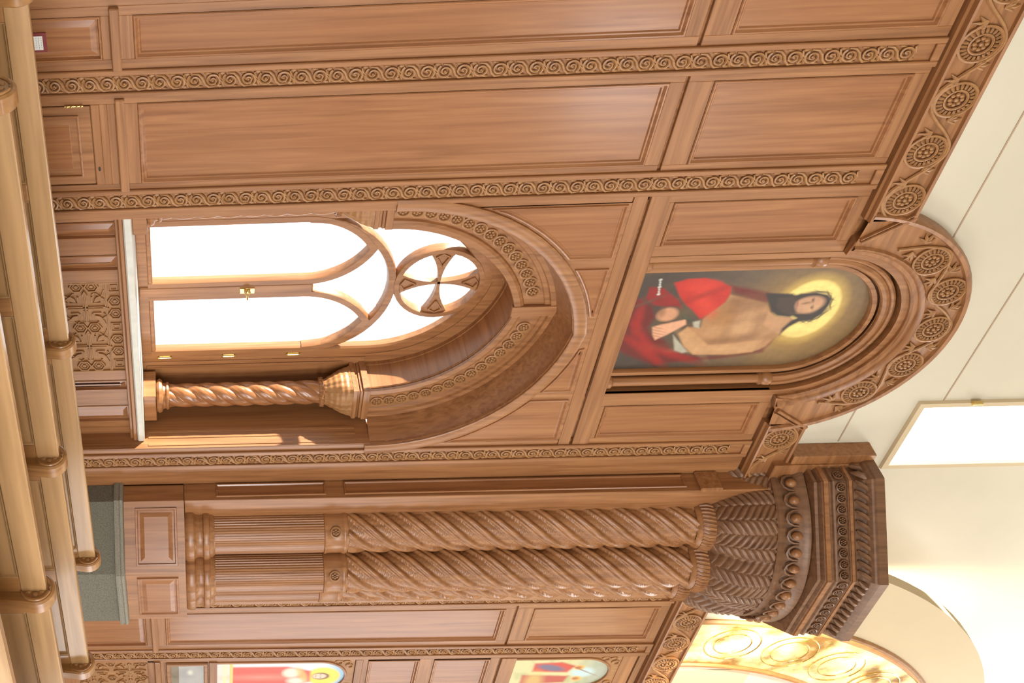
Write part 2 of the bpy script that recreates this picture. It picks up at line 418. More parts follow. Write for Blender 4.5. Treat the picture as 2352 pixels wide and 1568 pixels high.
def rosette_mesh(name, R=.062, mat='oak_carved'):
    s = MB(); s.tube([(R*.82*math.cos(a), -.008, R*.82*math.sin(a)) for a in [2*PI*i/16 for i in range(16)]], R*.16, 5, closed=True)
    for i in range(6):
        a = 2*PI*i/6; s.ball((R*.4*math.cos(a), -.008, R*.4*math.sin(a)), (R*.2, .010, R*.2), 6, 4)
    s.ball((0, -.012, 0), R*.2, 8, 4)
    return s.mesh(name, mat, (0, 0, 0), True)
ROSE = rosette_mesh('rosette')
for sx in (-1, 1):
    Rm = 1.10+ARC_C; amax = math.acos(ARC_C/Rm)-.16; n = 15
    for i in range(n):
        a = .06+(amax-.06)*i/(n-1)
        inst('rosette', ROSE, band, (XC+sx*(-ARC_C+Rm*math.cos(a)), .310, SPR+Rm*math.sin(a)), (0, -a*sx, 0))
MB().box(XC-.055, XC+.055, .272, .31, SPR+1.10, SPR+1.49, .004).build('keystone', 'oak_upright', band)
sf = MB()
for h, y0, y1 in ((.935, .28, .31), (.945, .31, .62), (.935, .62, .66)):
    a = arc(h, n=24); sf.rings([[(x, y0, z) for x, z in a], [(x, y1, z) for x, z in a]], False)
for y in (.31, .62): sf.rings([[(x, y, z) for x, z in arc(.935, n=24)], [(x, y, z) for x, z in arc(.945, n=24)]], False)
for y in (.325, .335): sf.tube([(x, y, z) for x, z in arc(.94, n=24)], .006, 5)
sf.build('arch_soffit', 'oak_cross', wall, True)
# jambs below the springing and the wall behind the colonnettes
for sx in (-1, 1):
    j = MB(); xj = XC+sx*1.335; xo = XC+sx*1.42
    j.box(min(xj, xo), max(xj, xo), .004, .74, 0, SPR)
    jo = j.build('jamb', 'oak_upright', wall)
    for y0 in (.03, .12, .19):
        MB().box(min(xj, xj-sx*.006), max(xj, xj-sx*.006), y0, y0+.025, 1.30, SPR-.12, .002).build('jamb_bead', 'oak_upright', wall)
    MB().box(min(xj, XC+sx*.87), max(xj, XC+sx*.87), .66, .74, 1.2, SPR, .003).build('back_board', 'oak_upright', wall)
    for q in (.93, 1.27): MB().box(XC+sx*q-.02, XC+sx*q+.02, .645, .66, 1.30, SPR-.2, .006).build('back_bead', 'oak_upright', wall)
    # impost block over the colonnette capital
    im = MB(); xa, xb = sorted((XC+sx*.935, XC+sx*1.30))
    for z0, z1, g in ((3.185, 3.225, .0), (3.225, 3.25, .018), (3.25, 3.275, .006), (3.275, 3.335, -.012)):
        im.box(xa+g, xb, .28+g, .66, z0, z1, .004)
    im.build('impost', 'oak_level', wall)
# wall closing the head behind the frame
hd = MB(); a, b_ = arc(.935, n=24), arc(.83, n=24)
hd.rings([[(x, .66, z) for x, z in a], [(x, .66, z) for x, z in b_]], False); hd.build('head_board', 'oak_upright', wall)
# outer masonry thickness around the window head so that no daylight leaks beside the frame
ou = MB(); a = arc(.88, n=24); tp = [(x, 5.4) for x, z in a]
ou.rings([[(x, .76, z) for x, z in a], [(x, .76, z) for x, z in tp]], False)
ou.box(5.2, XC-.88, .76, .80, 0, 5.4).box(XC+.88, 8.4, .76, .80, 0, 5.4).box(XC-.88, XC+.88, .76, .80, 0, 1.2)
ou.build('outer_leaf', 'plaster', wall)

# wainscot of the window bay, set back, with the carved lattice
YN = .20
MB().box(5.43, 8.10, YN+.03, YN+.09, 0, 1.2).build('niche_backing', 'oak_upright', wall)
def nstile(x0, x1): stile(x0, x1, 0, 1.155, YN, YN+.03)
xs3 = [(5.43, 5.60), (5.77, 5.94), (6.105, 6.235), (7.275, 7.385), (7.515, 7.715), (7.93, 8.10)]
for x0, x1 in xs3: nstile(x0, x1)
rail(5.43, 8.10, 1.155, 1.20, YN, YN+.03)
for x0, x1 in ((5.60, 5.77), (5.94, 6.105), (7.385, 7.515), (7.715, 7.93)):
    rail(x0, x1, 0, .3, YN, YN+.03); panel(x0, x1, .3, 1.155, PROFW, None, YN)
rail(6.235, 7.275, 0, .48, YN, YN+.03)
MB().box(5.43, 8.10, .10, YN+.03, 1.165, 1.205, .01).box(5.43, 8.10, .13, YN+.03, 1.135, 1.165, .01).build('sill_moulding', 'oak_level', wall)
tag(MB().box(5.43, 8.10, .085, .70, 1.205, 1.268, .012).build('window_sill', 'stone_sill', wall))
lat = MB().box(6.235, 7.275, YN+.018, YN+.03, .48, 1.155).build('lattice_panel', 'oak_carved', wall)
def cross_mesh():
    s = MB()
    for q in (-.014, .014):
        s.box(q-.006, q+.006, -.014, 0, -.15, .15).box(-.15, .15, -.014, 0, q-.006, q+.006)
    s.box(-.007, .007, -.022, 0, -.17, .17, .003).box(-.17, .17, -.022, 0, -.007, .007, .003)
    for a in range(4):
        c, d_ = math.cos(a*PI/2), math.sin(a*PI/2)
        rot = lambda p: (p[0]*c-p[1]*d_, p[0]*d_+p[1]*c)
        s.prism([rot(p) for p in ((.15, -.025), (.20, 0), (.15, .025))], -.02, 0)
        s.prism([rot(p) for p in ((.05, .06), (.065, .06), (.065, .13), (.05, .13))], -.014, 0)
        s.prism([rot(p) for p in ((.05, -.06), (.065, -.06), (.065, -.13), (.05, -.13))], -.014, 0)
        s.prism([rot(p) for p in ((.075, .075), (.115, .085), (.145, .12), (.13, .145), (.10, .13), (.085, .11))], -.022, 0)
        s.bar([rot(p) for p in ((.09, .17), (.17, .09))], .012, -.014, 0); s.bar([rot(p) for p in ((.06, .15), (.085, .175))], .010, -.014, 0)
    return s.mesh('cross_motif', 'oak_carved', (0, 0, 0), False)
def hex_mesh():
    s = MB(); h = lambda R: [(R*math.cos(PI/6+a*PI/3), R*math.sin(PI/6+a*PI/3)) for a in range(6)]
    s.bar(h(.058), .013, -.018, 0, closed=True); s.bar(h(.034), .009, -.012, 0, closed=True); s.prism(h(.016), -.014, 0)
    return s.mesh('hexagon', 'oak_carved', (0, 0, 0), False)
CROSS, HEXM = cross_mesh(), hex_mesh()
for x in (-.245, .205): inst('cross_motif', CROSS, lat, (XC+x, YN+.018, .835))
for x in (-.485, -.02, .44):
    for z in (.60, .772, .898): inst('hexagon', HEXM, lat, (XC+x, YN+.018, z))
for x in (-.318, -.175, .125, .27): inst('hexagon', HEXM, lat, (XC+x, YN+.018, 1.085))
for x in (-.245, .205): inst('cross_motif', CROSS, lat, (XC+x, YN+.018, .45), (0, 0, 0), (1, 1, .6))
lt = MB()
for z0 in (1.005, 1.018): lt.box(6.235, 7.275, YN+.004, YN+.018, z0-.004, z0+.004)
for x in (-.47, -.02, .42):
    for R in (.045, .025): lt.bar([(XC+x-R, 1.085-R), (XC+x+R, 1.085-R), (XC+x+R, 1.085+R), (XC+x-R, 1.085+R)], .010, YN+.006, YN+.018, closed=True)
lt.bar([(6.24, .485), (7.27, .485), (7.27, 1.15), (6.24, 1.15)], .016, YN-.002, YN+.018, closed=True)
for x in (-.245, .205):
    for sg in (-1, 1):
        lt.bar([(XC+x+sg*.20, .60), (XC+x+sg*.12, .70)], .010, YN+.006, YN+.018); lt.bar([(XC+x+sg*.20, 1.0), (XC+x+sg*.12, .97)], .010, YN+.006, YN+.018)
lt.build('lattice_lines', 'oak_carved', lat)

# ------------------------------------------------------------------ window with tracery
YW0, YW1 = .665, .745
win = empty('window_1', (XC, .70, 1.268)); tag(win, kind='structure')
def lancet(cx, half, spring, H, n=12):
    c = (H*H-half*half)/(2*half); R = half+c; a1 = math.atan2(H, c)
    r = [(cx-c+R*math.cos(a1*i/n), spring+R*math.sin(a1*i/n)) for i in range(n+1)]
    return r + [(2*cx-x, z) for x, z in r[-2::-1]]
ZB = 1.383
m = MB(); m.bar(legs(arc(.812, n=20), 1.27), .135, YW0, YW1, .22); m.box(XC-.80, XC+.80, YW0+.01, YW1, 1.262, ZB, .01)
m.build('window_frame', 'oak_upright', win, True)
m = MB(); m.box(XC-.055, XC+.055, YW0-.01, YW1, 1.27, 2.80, .012); m.build('mullion', 'oak_upright', win)
for sx in (-1, 1):
    p = lancet(XC+sx*.415, .345, 2.72, .575)
    m = MB(); m.bar([(p[0][0], ZB-.03)] + p + [(p[-1][0], ZB-.03)], .075, YW0-.004, YW1, .25); m.box(XC+sx*.415-.33, XC+sx*.415+.33, YW0, YW1, ZB-.03, ZB+.012, .008)
    m.build('casement', 'oak_upright', win, True)
    q = lancet(XC+sx*.415, .345, 2.72, .575)
    MB().prism([(q[0][0], ZB)] + q + [(q[-1][0], ZB)], .704, .708).build('lancet_pane', 'glass', win)
R_S = .75; ZS = 2.74
semi = lambda R, a0, a1, n=24: [(XC+R*math.cos(a0+(a1-a0)*i/n), ZS+R*math.sin(a0+(a1-a0)*i/n)) for i in range(n+1)]
m = MB(); m.bar(semi(R_S, 0, PI), .075, YW0-.002, YW1, .25); m.build('tracery_arch', 'oak_upright', win, True)
CZ, CR = 3.895, .368
circ = lambda R, n=40: [(XC+R*math.cos(2*PI*i/n), CZ+R*math.sin(2*PI*i/n)) for i in range(n)]
m = MB(); m.bar(circ(CR), .055, YW0-.008, YW1, .25, closed=True); m.build('tracery_ring', 'oak_upright', win, True)
m = MB()
for k in range(4):
    a = k*PI/2; c, s_ = math.cos(a), math.sin(a); n = 8; up = []; dn = []
    for i in range(n+1):
        t = i/n; r = t*.36; w = .012+.115*t**2.2; up.append((r*c-w*s_, r*s_+w*c)); dn.append((r*c+w*s_, r*s_-w*c))
    poly = [(XC+x, CZ+z) for x, z in dn+up[::-1]]
    m.prism(poly, YW0+.012, YW1-.012)
    for w0 in (.055, -.055): m.bar([(XC+.20*c, CZ+.20*s_), (XC+.30*c-w0*s_, CZ+.30*s_+w0*c), (XC+.335*c, CZ+.335*s_)], .014, YW0-.004, YW0+.012)
m.build('tracery_cross', 'oak_upright', win, True)
for k in range(4):
    a = PI/4+k*PI/2
    poly = [(XC+.02*math.cos(a), CZ+.02*math.sin(a))] + [(XC+.37*math.cos(a-.75+1.5*i/8), CZ+.37*math.sin(a-.75+1.5*i/8)) for i in range(9)]
    MB().prism(poly, .704, .708).build('petal_pane', 'glass', win)
q1 = lancet(XC+.415, .345, 2.72, .575); left = [p for p in q1 if p[0] <= XC+.416][:]
rt = sorted(left, key=lambda p: p[1]); arch_top = semi(R_S, math.acos(.42/R_S), PI-math.acos(.42/R_S), 10)
poly = rt + arch_top + [(2*XC-x, z) for x, z in rt[::-1]]
MB().prism(poly, .704, .708).build('spandrel_pane', 'glass', win)
for sx in (-1, 1):
    o_ = arc(.80, n=20)[:17]; i_ = semi(R_S, 0, PI/2-.12, 12); cc = [(XC+CR*math.cos(-PI/2+.25+(PI/2+.35)*i/8), CZ+CR*math.sin(-PI/2+.25+(PI/2+.35)*i/8)) for i in range(9)]
    poly = i_ + cc + o_[::-1]
    MB().prism([(XC+sx*(x-XC), z) for x, z in poly], .704, .708).build('spandrel_pane', 'glass', win)
for z in (1.476, 2.068, 2.663):
    h = MB().tube([(XC+.806, YW0-.012, z-.05), (XC+.806, YW0-.012, z+.05)], .009, 8)
    for dz in (-.055, .055): h.ball((XC+.806, YW0-.012, z+dz), .012, 8, 4)
    h.box(XC+.79, XC+.822, YW0-.008, YW0, z-.05, z+.05); h.build('hinge', 'brass', win, True)
lk = MB().box(XC-.03, XC+.03, YW0-.022, YW0-.01, 2.16, 2.29, .005); lk.ball((XC, YW0-.04, 2.225), (.03, .022, .03)); lk.tube([(XC, YW0-.05, 2.225), (XC+.035, YW0-.055, 2.225), (XC+.075, YW0-.05, 2.225)], [.013, .011, .008], 8)
lk.build('latch', 'brass', win, True, label='brass casement latch')

# colonnettes standing in the window jambs
def twist_grid(c, z0, z1, R, n, pitch, rfun, na, nz, a0=0, a1=2*PI):
    pts = []
    for i in range(nz+1):
        z = z0+(z1-z0)*i/nz; row = []
        for j in range(na+1):
            a = a0+(a1-a0)*j/na; ph = (n*(a/(2*PI)-z/pitch)) % 1.0
            r = rfun(ph, a, z); row.append((c[0]+r*math.cos(a), c[1]+r*math.sin(a), z))
        pts.append(row)
    return MB().grid(pts)
for sx, lab in ((-1, 'slim twisted wooden colonnette, mostly hidden, in the window jamb beside the narrow wall panels'), (1, 'slim twisted wooden colonnette with basket capital in the sunlit window jamb, nearer the column cluster')):
    c = (XC+sx*1.11, .455); th = empty('colonnette', (c[0], c[1], 1.268)); tag(th, lab, 'column')
    b = MB(); b.box(c[0]-.165, c[0]+.165, c[1]-.165, c[1]+.165, 1.268, 1.385, .006); b.build('plinth', 'oak_upright', th)
    MB().lathe(c, [(.10, 1.385), (.15, 1.39), (.163, 1.415), (.15, 1.44), (.125, 1.45), (.118, 1.47), (.132, 1.485), (.128, 1.50), (.11, 1.51)], 32).build('base', 'oak_upright', th, True)
    rf = lambda ph, a, z: .094+.020*abs(math.sin(PI*ph))**.8 - .004*(abs(math.sin(3*PI*ph)) < .18)
    twist_grid(c, 1.51, 2.895, .11, 4, .74, rf, 72, 130).build('shaft', 'oak_panel', th, 'all')
    rp = MB(); rp.lathe(c, [(.112, 2.89), (.128, 2.90), (.134, 2.915), (.128, 2.93), (.112, 2.94)], 32)
    for k in range(22):
        a = 2*PI*k/22; rp.tube([(c[0]+.131*math.cos(a), c[1]+.131*math.sin(a), 2.898), (c[0]+.135*math.cos(a+.12), c[1]+.135*math.sin(a+.12), 2.932)], .007, 4)
    rp.build('rope_ring', 'oak_upright', th, True)
    g = []; NZ, NA = 66, 400
    for i in range(NZ+1):
        t = i/NZ; z = 2.94+.245*t; row = []
        for j in range(NA+1):
            a = 2*PI*j/NA; rc = .112+.075*math.sin(min(1, t*1.25)*PI/2)
            sq = .178/max(abs(math.cos(a)), abs(math.sin(a))); k = max(0, (t-.35)/.65)**1.3
            r = rc*(1-k)+min(sq, .235)*k
            aa, bb = a*9/PI+t*5, a*9/PI-t*5
            r += .0045*(math.sin(PI*aa)*math.sin(PI*bb))
            row.append((c[0]+r*math.cos(a), c[1]+r*math.sin(a), z))
        g.append(row)
    MB().grid(g).build('basket_capital', 'oak_carved', th, 'all')

# ------------------------------------------------------------------ frieze with vine and medallions
def medallion_mesh():
    s = MB(); R = .132
    s.tube([(R*math.cos(a), -.012, R*math.sin(a)) for a in [2*PI*i/24 for i in range(24)]], .012, 5, closed=True)
    for i in range(22):
        a = 2*PI*i/22; c, d_ = math.cos(a), math.sin(a)
        s.tube([(.086*c, -.020, .086*d_), (.104*c, -.018, .104*d_), (.124*c, -.008, .124*d_)], [.008, .011, .008], 4)
    s.tube([(.074*math.cos(a), -.016, .074*math.sin(a)) for a in [2*PI*i/20 for i in range(20)]], .009, 5, closed=True)
    for i in range(8):
        a = 2*PI*i/8; s.ball((.040*math.cos(a), -.012, .040*math.sin(a)), (.016, .013, .016), 6, 4)
    s.ball((0, -.016, 0), .017, 8, 4)
    return s.mesh('medallion', 'oak_carved', (0, 0, 0), True)
def leaf_mesh():
    s = MB()
    for a, l in ((-.75, .075), (-.25, .095), (.25, .095), (.75, .075)):
        s.tube([(0, -.008, 0), (l*.55*math.sin(a), -.016, l*.55*math.cos(a)), (l*math.sin(a*1.25), -.006, l*math.cos(a*1.25))], [.006, .014, .003], 5)
    return s.mesh('leaf', 'oak_carved', (0, 0, 0), True)
MED, LEAF = medallion_mesh(), leaf_mesh()
YF = -.055
def frieze_profile(s, x0, x1):
    pr = ((.03, ZF0), (-.02, ZF0+.004), (-.034, ZF0+.016), (-.075, ZF0+.022), (-.08, ZF0+.036), (YF, ZF0+.042), (YF, ZF1-.042), (-.08, ZF1-.036), (-.085, ZF1-.016), (-.06, ZF1), (.06, ZF1))
    s.rings([[(x0, y, z) for y, z in pr], [(x1, y, z) for y, z in pr]], True, True, True)
def straight_frieze(x0, x1, xm0, n, ph0=0):
    s = MB(); frieze_profile(s, x0, x1); fo = s.build('frieze', 'oak_level', wall)
    P = .425; zc = (ZF0+ZF1)/2; xm = [xm0+P*i for i in range(n)]
    path = []; steps = int((x1-x0)/.035)
    for i in range(steps+1):
        x = x0+.02+(x1-x0-.04)*i/steps; path.append((x, YF-.010, zc+.138*math.cos(PI*(x-xm0)/P+ph0*PI)))
    MB().tube(path, .014, 6).build('vine', 'oak_carved', fo, True)
    for i, x in enumerate(xm):
        if x0+.12 < x < x1-.12: inst('medallion', MED, fo, (x, YF, zc-.012*(-1)**(i+ph0)))
        xx = x+P/2
        if x0+.05 < xx < x1-.05:
            inst('leaf', LEAF, fo, (xx+.05, YF, zc-.03), (0, PI*.86, 0)); inst('leaf', LEAF, fo, (xx-.04, YF, zc+.03), (0, -.5, 0))
    return fo
# straight runs; the joints beside the arch are cut on the slant
straight_frieze(2.2, 5.64, 4.158-.85, 6)
straight_frieze(7.90, 8.62, 8.08, 1)
straight_frieze(10.38, 16, 10.62, 13)
ZA = 6.70                                     # centre of the round arch over the painting
def rpts(R, a0=0, a1=PI, n=36): return [(XC+R*math.cos(a0+(a1-a0)*i/n), ZA+R*math.sin(a0+(a1-a0)*i/n)) for i in range(n+1)]
s = MB(); prof = ((.80, .03), (.80, -.03), (.815, -.045), (.845, -.045), (.86, -.07), (.885, -.08), (.90, YF), (1.16, YF), (1.172, -.082), (1.20, -.088), (1.22, -.06), (1.22, .06))
A0 = .085
s.rings([[(x, y, z) for x, z in rpts(R, A0, PI-A0)] for R, y in prof], False, False, False)
fa = s.build('frieze', 'oak_level', wall, True)
for sx in (-1, 1):                            # slanted joints between arch and straight frieze
    q = MB(); q.bar([(XC+sx*.935, 6.80), (XC+sx*1.165, 7.12)], .030, -.086, YF, .3); q.bar([(XC+sx*.965, 6.785), (XC+sx*1.195, 7.10)], .012, -.082, YF, .3)
    q.build('frieze_joint', 'oak_level', wall)
    MB().prism([(XC+sx*.80, 6.75), (XC+sx*.93, 6.775), (XC+sx*1.17, 7.13), (XC+sx*1.05, 7.18), (XC+sx*.84, 7.0)], YF+.004, .03).build('frieze_corner', 'oak_level', wall)
path = []
for i in range(80):
    a = .45+(PI-.9)*i/79; path.append((XC+(1.03+.105*math.cos(PI*(a-PI/2)/.40))*math.cos(a), YF-.010, ZA+(1.03+.105*math.cos(PI*(a-PI/2)/.40))*math.sin(a)))
MB().tube(path, .013, 6).build('vine', 'oak_carved', fa, True)
for k in (-2, -1, 0, 1, 2):
    a = PI/2+k*.40; R = 1.03-.012*(-1)**k
    inst('medallion', MED, fa, (XC+R*math.cos(a), YF, ZA+R*math.sin(a)), (0, -(a-PI/2), 0))
for k in (-2.5, -1.5, -.5, .5, 1.5, 2.5):
    a = PI/2+k*.40
    for e, rr_ in ((-.05, 2.7), (.05, -.5)):
        inst('leaf', LEAF, fa, (XC+(1.03+e)*math.cos(a), YF, ZA+(1.03+e)*math.sin(a)), (0, -(a-PI/2)+rr_, 0))

# ------------------------------------------------------------------ painting in its arched niche
pt = empty('painting', (XC, .12, 5.30)); tag(pt, 'arched painting of a bare-chested haloed man in a red cloak above the window', 'painting')
def blurpoly(X, Z, poly, soft):
    """soft coverage of a polygon from signed distance"""
    d = np.full(X.shape, 1e9); ins = np.zeros(X.shape, bool); n = len(poly)
    for i in range(n):
        ax, az = poly[i-1]; bx, bz = poly[i]; ex, ez = bx-ax, bz-az
        t = np.clip(((X-ax)*ex+(Z-az)*ez)/(ex*ex+ez*ez+1e-12), 0, 1)
        d = np.minimum(d, np.hypot(X-ax-t*ex, Z-az-t*ez))
        c = ((az > Z) != (bz > Z)) & (X < ex*(Z-az)/(ez+1e-12)+ax); ins ^= c
    sd = np.where(ins, -d, d)
    return np.clip(.5-sd/(2*soft), 0, 1)
def ell(X, Z, cx, cz, rx, rz, soft, rot=0):
    c, s_ = math.cos(rot), math.sin(rot); u = ((X-cx)*c+(Z-cz)*s_)/rx; w = (-(X-cx)*s_+(Z-cz)*c)/rz
    return np.clip(.5-(np.hypot(u, w)-1)*min(rx, rz)/(2*soft), 0, 1)
def lin(*c): return np.array([((q/255+.055)/1.055)**2.4 if q > 10 else q/255/12.92 for q in c])
def lay(C, m, col): C += m[..., None]*(col-C)
def vnoise(X, Z, f, seed):
    rs = np.random.RandomState(seed); o = np.zeros(X.shape)
    for k in range(6):
        a = rs.rand()*2*PI; o += np.sin((X*math.cos(a)+Z*math.sin(a))*f*(1+.6*k)+rs.rand()*7)/(1+.5*k)
    return o/3
def painted(name, x0, x1, z0, z1, y, nx, nz, fn, inside, parent):
    xs = np.linspace(x0, x1, nx); zs = np.linspace(z0, z1, nz); X, Z = np.meshgrid(xs, zs)
    C = fn(X, Z); bx, _, bz = base_of(parent); by = base_of(parent)[1]
    vs = np.stack([X.ravel()-bx, np.full(X.size, y-by), Z.ravel()-bz], 1)
    I = np.arange(nx*nz).reshape(nz, nx); q = np.stack([I[:-1, :-1], I[:-1, 1:], I[1:, 1:], I[1:, :-1]], -1).reshape(-1, 4)
    cm = inside((X[:-1, :-1]+X[1:, 1:])/2, (Z[:-1, :-1]+Z[1:, 1:])/2).ravel(); q = q[cm]
    me = bpy.data.meshes.new(name); me.from_pydata(vs.tolist(), [], q.tolist())
    ca = me.color_attributes.new('Col', 'FLOAT_COLOR', 'POINT')
    ca.data.foreach_set('color', np.concatenate([np.clip(C, 0, 1).reshape(-1, 3), np.ones((C.size//3, 1))], 1).ravel())
    me.materials.append(MATS['paint']); o = bpy.data.objects.new(name, me); COL.objects.link(o); o.parent = parent; return o
def paint_main(X, Z):
    X = X-XC; C = np.empty(X.shape+(3,)); C[:] = lin(98, 80, 66)
    lay(C, np.clip((6.55-Z)/1.0, 0, 1), lin(70, 58, 50))
    g = np.exp(-(((X-.02)/.42)**2+((Z-6.72)/.42)**2)); lay(C, np.clip(g*1.15, 0, 1), lin(170, 128, 52))
    lay(C, .25*np.clip(vnoise(X, Z, 9, 3), 0, 1), lin(150, 120, 60))
    lay(C, ell(X, Z, -.085, 6.775, .345, .27, .06), lin(215, 180, 90)); lay(C, ell(X, Z, -.085, 6.775, .315, .245, .012), lin(250, 222, 130))
    red, dred, bred = lin(170, 32, 24), lin(105, 24, 20), lin(215, 62, 42)
    lay(C, blurpoly(X, Z, [(-.258, 5.381), (-.167, 5.508), (-.049, 5.56), (.068, 5.537), (.16, 5.592), (.224, 5.705), (.351, 5.803), (.401, 5.903), (.44, 6.109), (.419, 6.383), (.363, 6.527), (.199, 6.624), (.395, 6.57), (.454, 6.286), (.483, 6.013), (.504, 5.735), (.535, 5.71), (.383, 5.421), (.30, 5.30), (-.30, 5.30)], .02), dred)
    for k, (a, b_) in enumerate((((.20, 5.40), (.48, 5.72)), ((.05, 5.42), (.40, 5.66)), ((.28, 5.56), (.47, 5.98)), ((-.16, 5.42), (.12, 5.44)))):
        cx, cz = (a[0]+b_[0])/2, (a[1]+b_[1])/2; dx, dz = b_[0]-a[0], b_[1]-a[1]
        lay(C, .8*ell(X, Z, cx, cz, math.hypot(dx, dz)/2, .03, .03, math.atan2(dz, dx)), red)
    lay(C, blurpoly(X, Z, [(-.371, 6.081), (-.33, 6.236), (-.289, 6.372), (-.243, 6.479), (-.188, 6.445), (-.175, 6.398), (-.223, 6.269), (-.285, 6.127)], .02), dred)
    skin, sh, hi = lin(180, 132, 88), lin(120, 78, 48), lin(208, 164, 118)
    lay(C, blurpoly(X, Z, [(-.272, 6.1), (-.224, 6.249), (-.175, 6.398), (-.071, 6.494), (.046, 6.511), (.08, 6.627), (.011, 6.75), (.04, 6.728), (.185, 6.64), (.334, 6.571), (.392, 6.483), (.415, 6.274), (.405, 6.001), (.169, 5.84), (.08, 5.858), (.084, 5.965), (-.005, 5.96), (-.118, 6.032), (-.188, 6.084)], .012), skin)
    for (cx, cz, rx, rz, rt, col, w) in ((-.12, 6.22, .10, .16, .3, sh, .45), (.10, 6.33, .12, .13, 0, hi, .5), (-.06, 6.33, .07, .10, .2, hi, .35), (.02, 6.26, .012, .2, .1, sh, .5), (.25, 6.2, .02, .22, .1, sh, .8), (.10, 6.07, .08, .06, 0, hi, .3), (.02, 6.52, .1, .04, .2, sh, .5), (-.2, 6.18, .05, .15, .3, sh, .5), (.08, 6.19, .1, .012, .1, sh, .4), (-.04, 6.10, .13, .10, .3, lin(170, 118, 66), .7), (.06, 6.42, .14, .02, .15, sh, .5), (.20, 6.40, .03, .10, .3, sh, .4), (-.13, 6.33, .02, .12, .3, sh, .5), (.17, 6.53, .12, .02, -.7, hi, .4)):
        lay(C, w*ell(X, Z, cx, cz, rx, rz, .05, rt), col)
    lay(C, blurpoly(X, Z, [(.256, 6.525), (.392, 6.483), (.415, 6.274), (.404, 5.991), (.308, 5.888), (.153, 5.803), (.08, 5.858), (.237, 6.029), (.30, 6.09), (.29, 6.237)], .012), lin(194, 146, 100))
    lay(C, .5*ell(X, Z, .35, 6.2, .03, .25, .03), hi); lay(C, .5*ell(X, Z, .27, 5.93, .15, .02, .03, .75), hi)
    lay(C, blurpoly(X, Z, [(.166, 5.764), (.26, 5.843), (.371, 5.938), (.385, 5.899), (.351, 5.825)], .01), lin(176, 170, 150))
    lay(C, blurpoly(X, Z, [(.022, 5.884), (.009, 5.943), (.099, 5.958), (.082, 5.911)], .01), lin(176, 170, 150))
    lay(C, blurpoly(X, Z, [(-.383, 5.433), (-.364, 5.55), (-.217, 5.714), (-.129, 5.758), (-.16, 5.708), (-.164, 5.582), (-.181, 5.515), (-.256, 5.434)], .012), lin(140, 26, 24))
    lay(C, blurpoly(X, Z, [(-.417, 5.618), (-.455, 5.71), (-.46, 5.851), (-.416, 5.986), (-.357, 6.085), (-.286, 6.101), (-.188, 6.084), (-.118, 6.032), (-.048, 5.969), (-.005, 5.939), (-.111, 5.847), (-.186, 5.763), (-.274, 5.698), (-.36, 5.649)], .01), lin(188, 40, 30))
    lay(C, .8*ell(X, Z, -.17, 5.93, .14, .06, .04, .6), bred); lay(C, .7*ell(X, Z, -.37, 5.85, .06, .12, .04), bred); lay(C, .6*ell(X, Z, -.27, 5.88, .02, .11, .03, .5), dred)
    lay(C, ell(X, Z, -.07, 5.655, .075, .085, .015), lin(206, 148, 112)); lay(C, .6*ell(X, Z, -.09, 5.60, .05, .03, .02), sh)
    lay(C, blurpoly(X, Z, [(.069, 5.569), (.16, 5.592), (.221, 5.629), (.164, 5.711), (.05, 5.839), (-.01, 5.822), (.016, 5.735), (.042, 5.636)], .01), lin(222, 164, 128))
    for k in range(4): lay(C, .6*ell(X, Z, .075+.035*k, 5.60+.012*k, .004, .045, .006, -.3), sh)
    lay(C, ell(X, Z, -.02, 5.83, .06, .016, .01, .9), lin(60, 62, 46)); lay(C, ell(X, Z, -.04, 5.81, .05, .012, .01, .9), lin(84, 82, 60)); lay(C, ell(X, Z, -.20, 5.43, .012, .14, .01, .5), lin(100, 66, 50))
    hair = lin(44, 34, 30)
    lay(C, blurpoly(X, Z, [(-.07, 6.47), (-.02, 6.55), (.0, 6.68), (.04, 6.72), (.19, 6.64), (.08, 6.47)], .012), lin(190, 142, 100))
    lay(C, blurpoly(X, Z, [(-.275, 6.387), (-.256, 6.516), (-.238, 6.614), (-.264, 6.666), (-.273, 6.786), (-.241, 6.889), (-.197, 6.935), (-.111, 6.935), (-.026, 6.914), (.045, 6.855), (.056, 6.755), (.112, 6.69), (.2, 6.645), (.125, 6.641), (.038, 6.686), (.012, 6.72), (-.064, 6.60), (-.096, 6.56), (-.071, 6.494), (-.174, 6.44)], .014), hair)
    lay(C, blurpoly(X, Z, [(-.275, 6.387), (-.265, 6.6), (-.22, 6.66), (-.05, 6.70), (.0, 6.66), (-.02, 6.55), (-.07, 6.49), (-.17, 6.44)], .014), hair)
    lay(C, ell(X, Z, -.135, 6.765, .092, .125, .015, .22), lin(196, 148, 112)); lay(C, .6*ell(X, Z, -.10, 6.80, .05, .05, .03), hi)
    lay(C, blurpoly(X, Z, [(-.22, 6.50), (-.235, 6.62), (-.19, 6.655), (-.12, 6.665), (-.05, 6.70), (-.02, 6.66), (-.06, 6.57), (-.13, 6.51)], .016), lin(64, 46, 36))
    for (cx, cz, rx, rz, rt, col) in ((-.185, 6.79, .022, .008, .2, sh), (-.105, 6.81, .022, .008, .2, sh), (-.155, 6.745, .010, .035, .2, sh), (-.15, 6.675, .03, .007, .2, lin(130, 60, 48)), (-.187, 6.782, .010, .006, .2, hair), (-.105, 6.80, .010, .006, .2, hair)):
        lay(C, .85*ell(X, Z, cx, cz, rx, rz, .008, rt), col)
    rs = np.random.RandomState(5)
    for k in range(26):
        a = -.15+PI*1.25*k/25; cx, cz = -.115+.165*math.cos(a), 6.80+.145*math.sin(a)
        lay(C, .8*ell(X, Z, cx, cz, .030, .005, .006, a+PI/2+rs.uniform(-.9, .9)), lin(62, 44, 30))
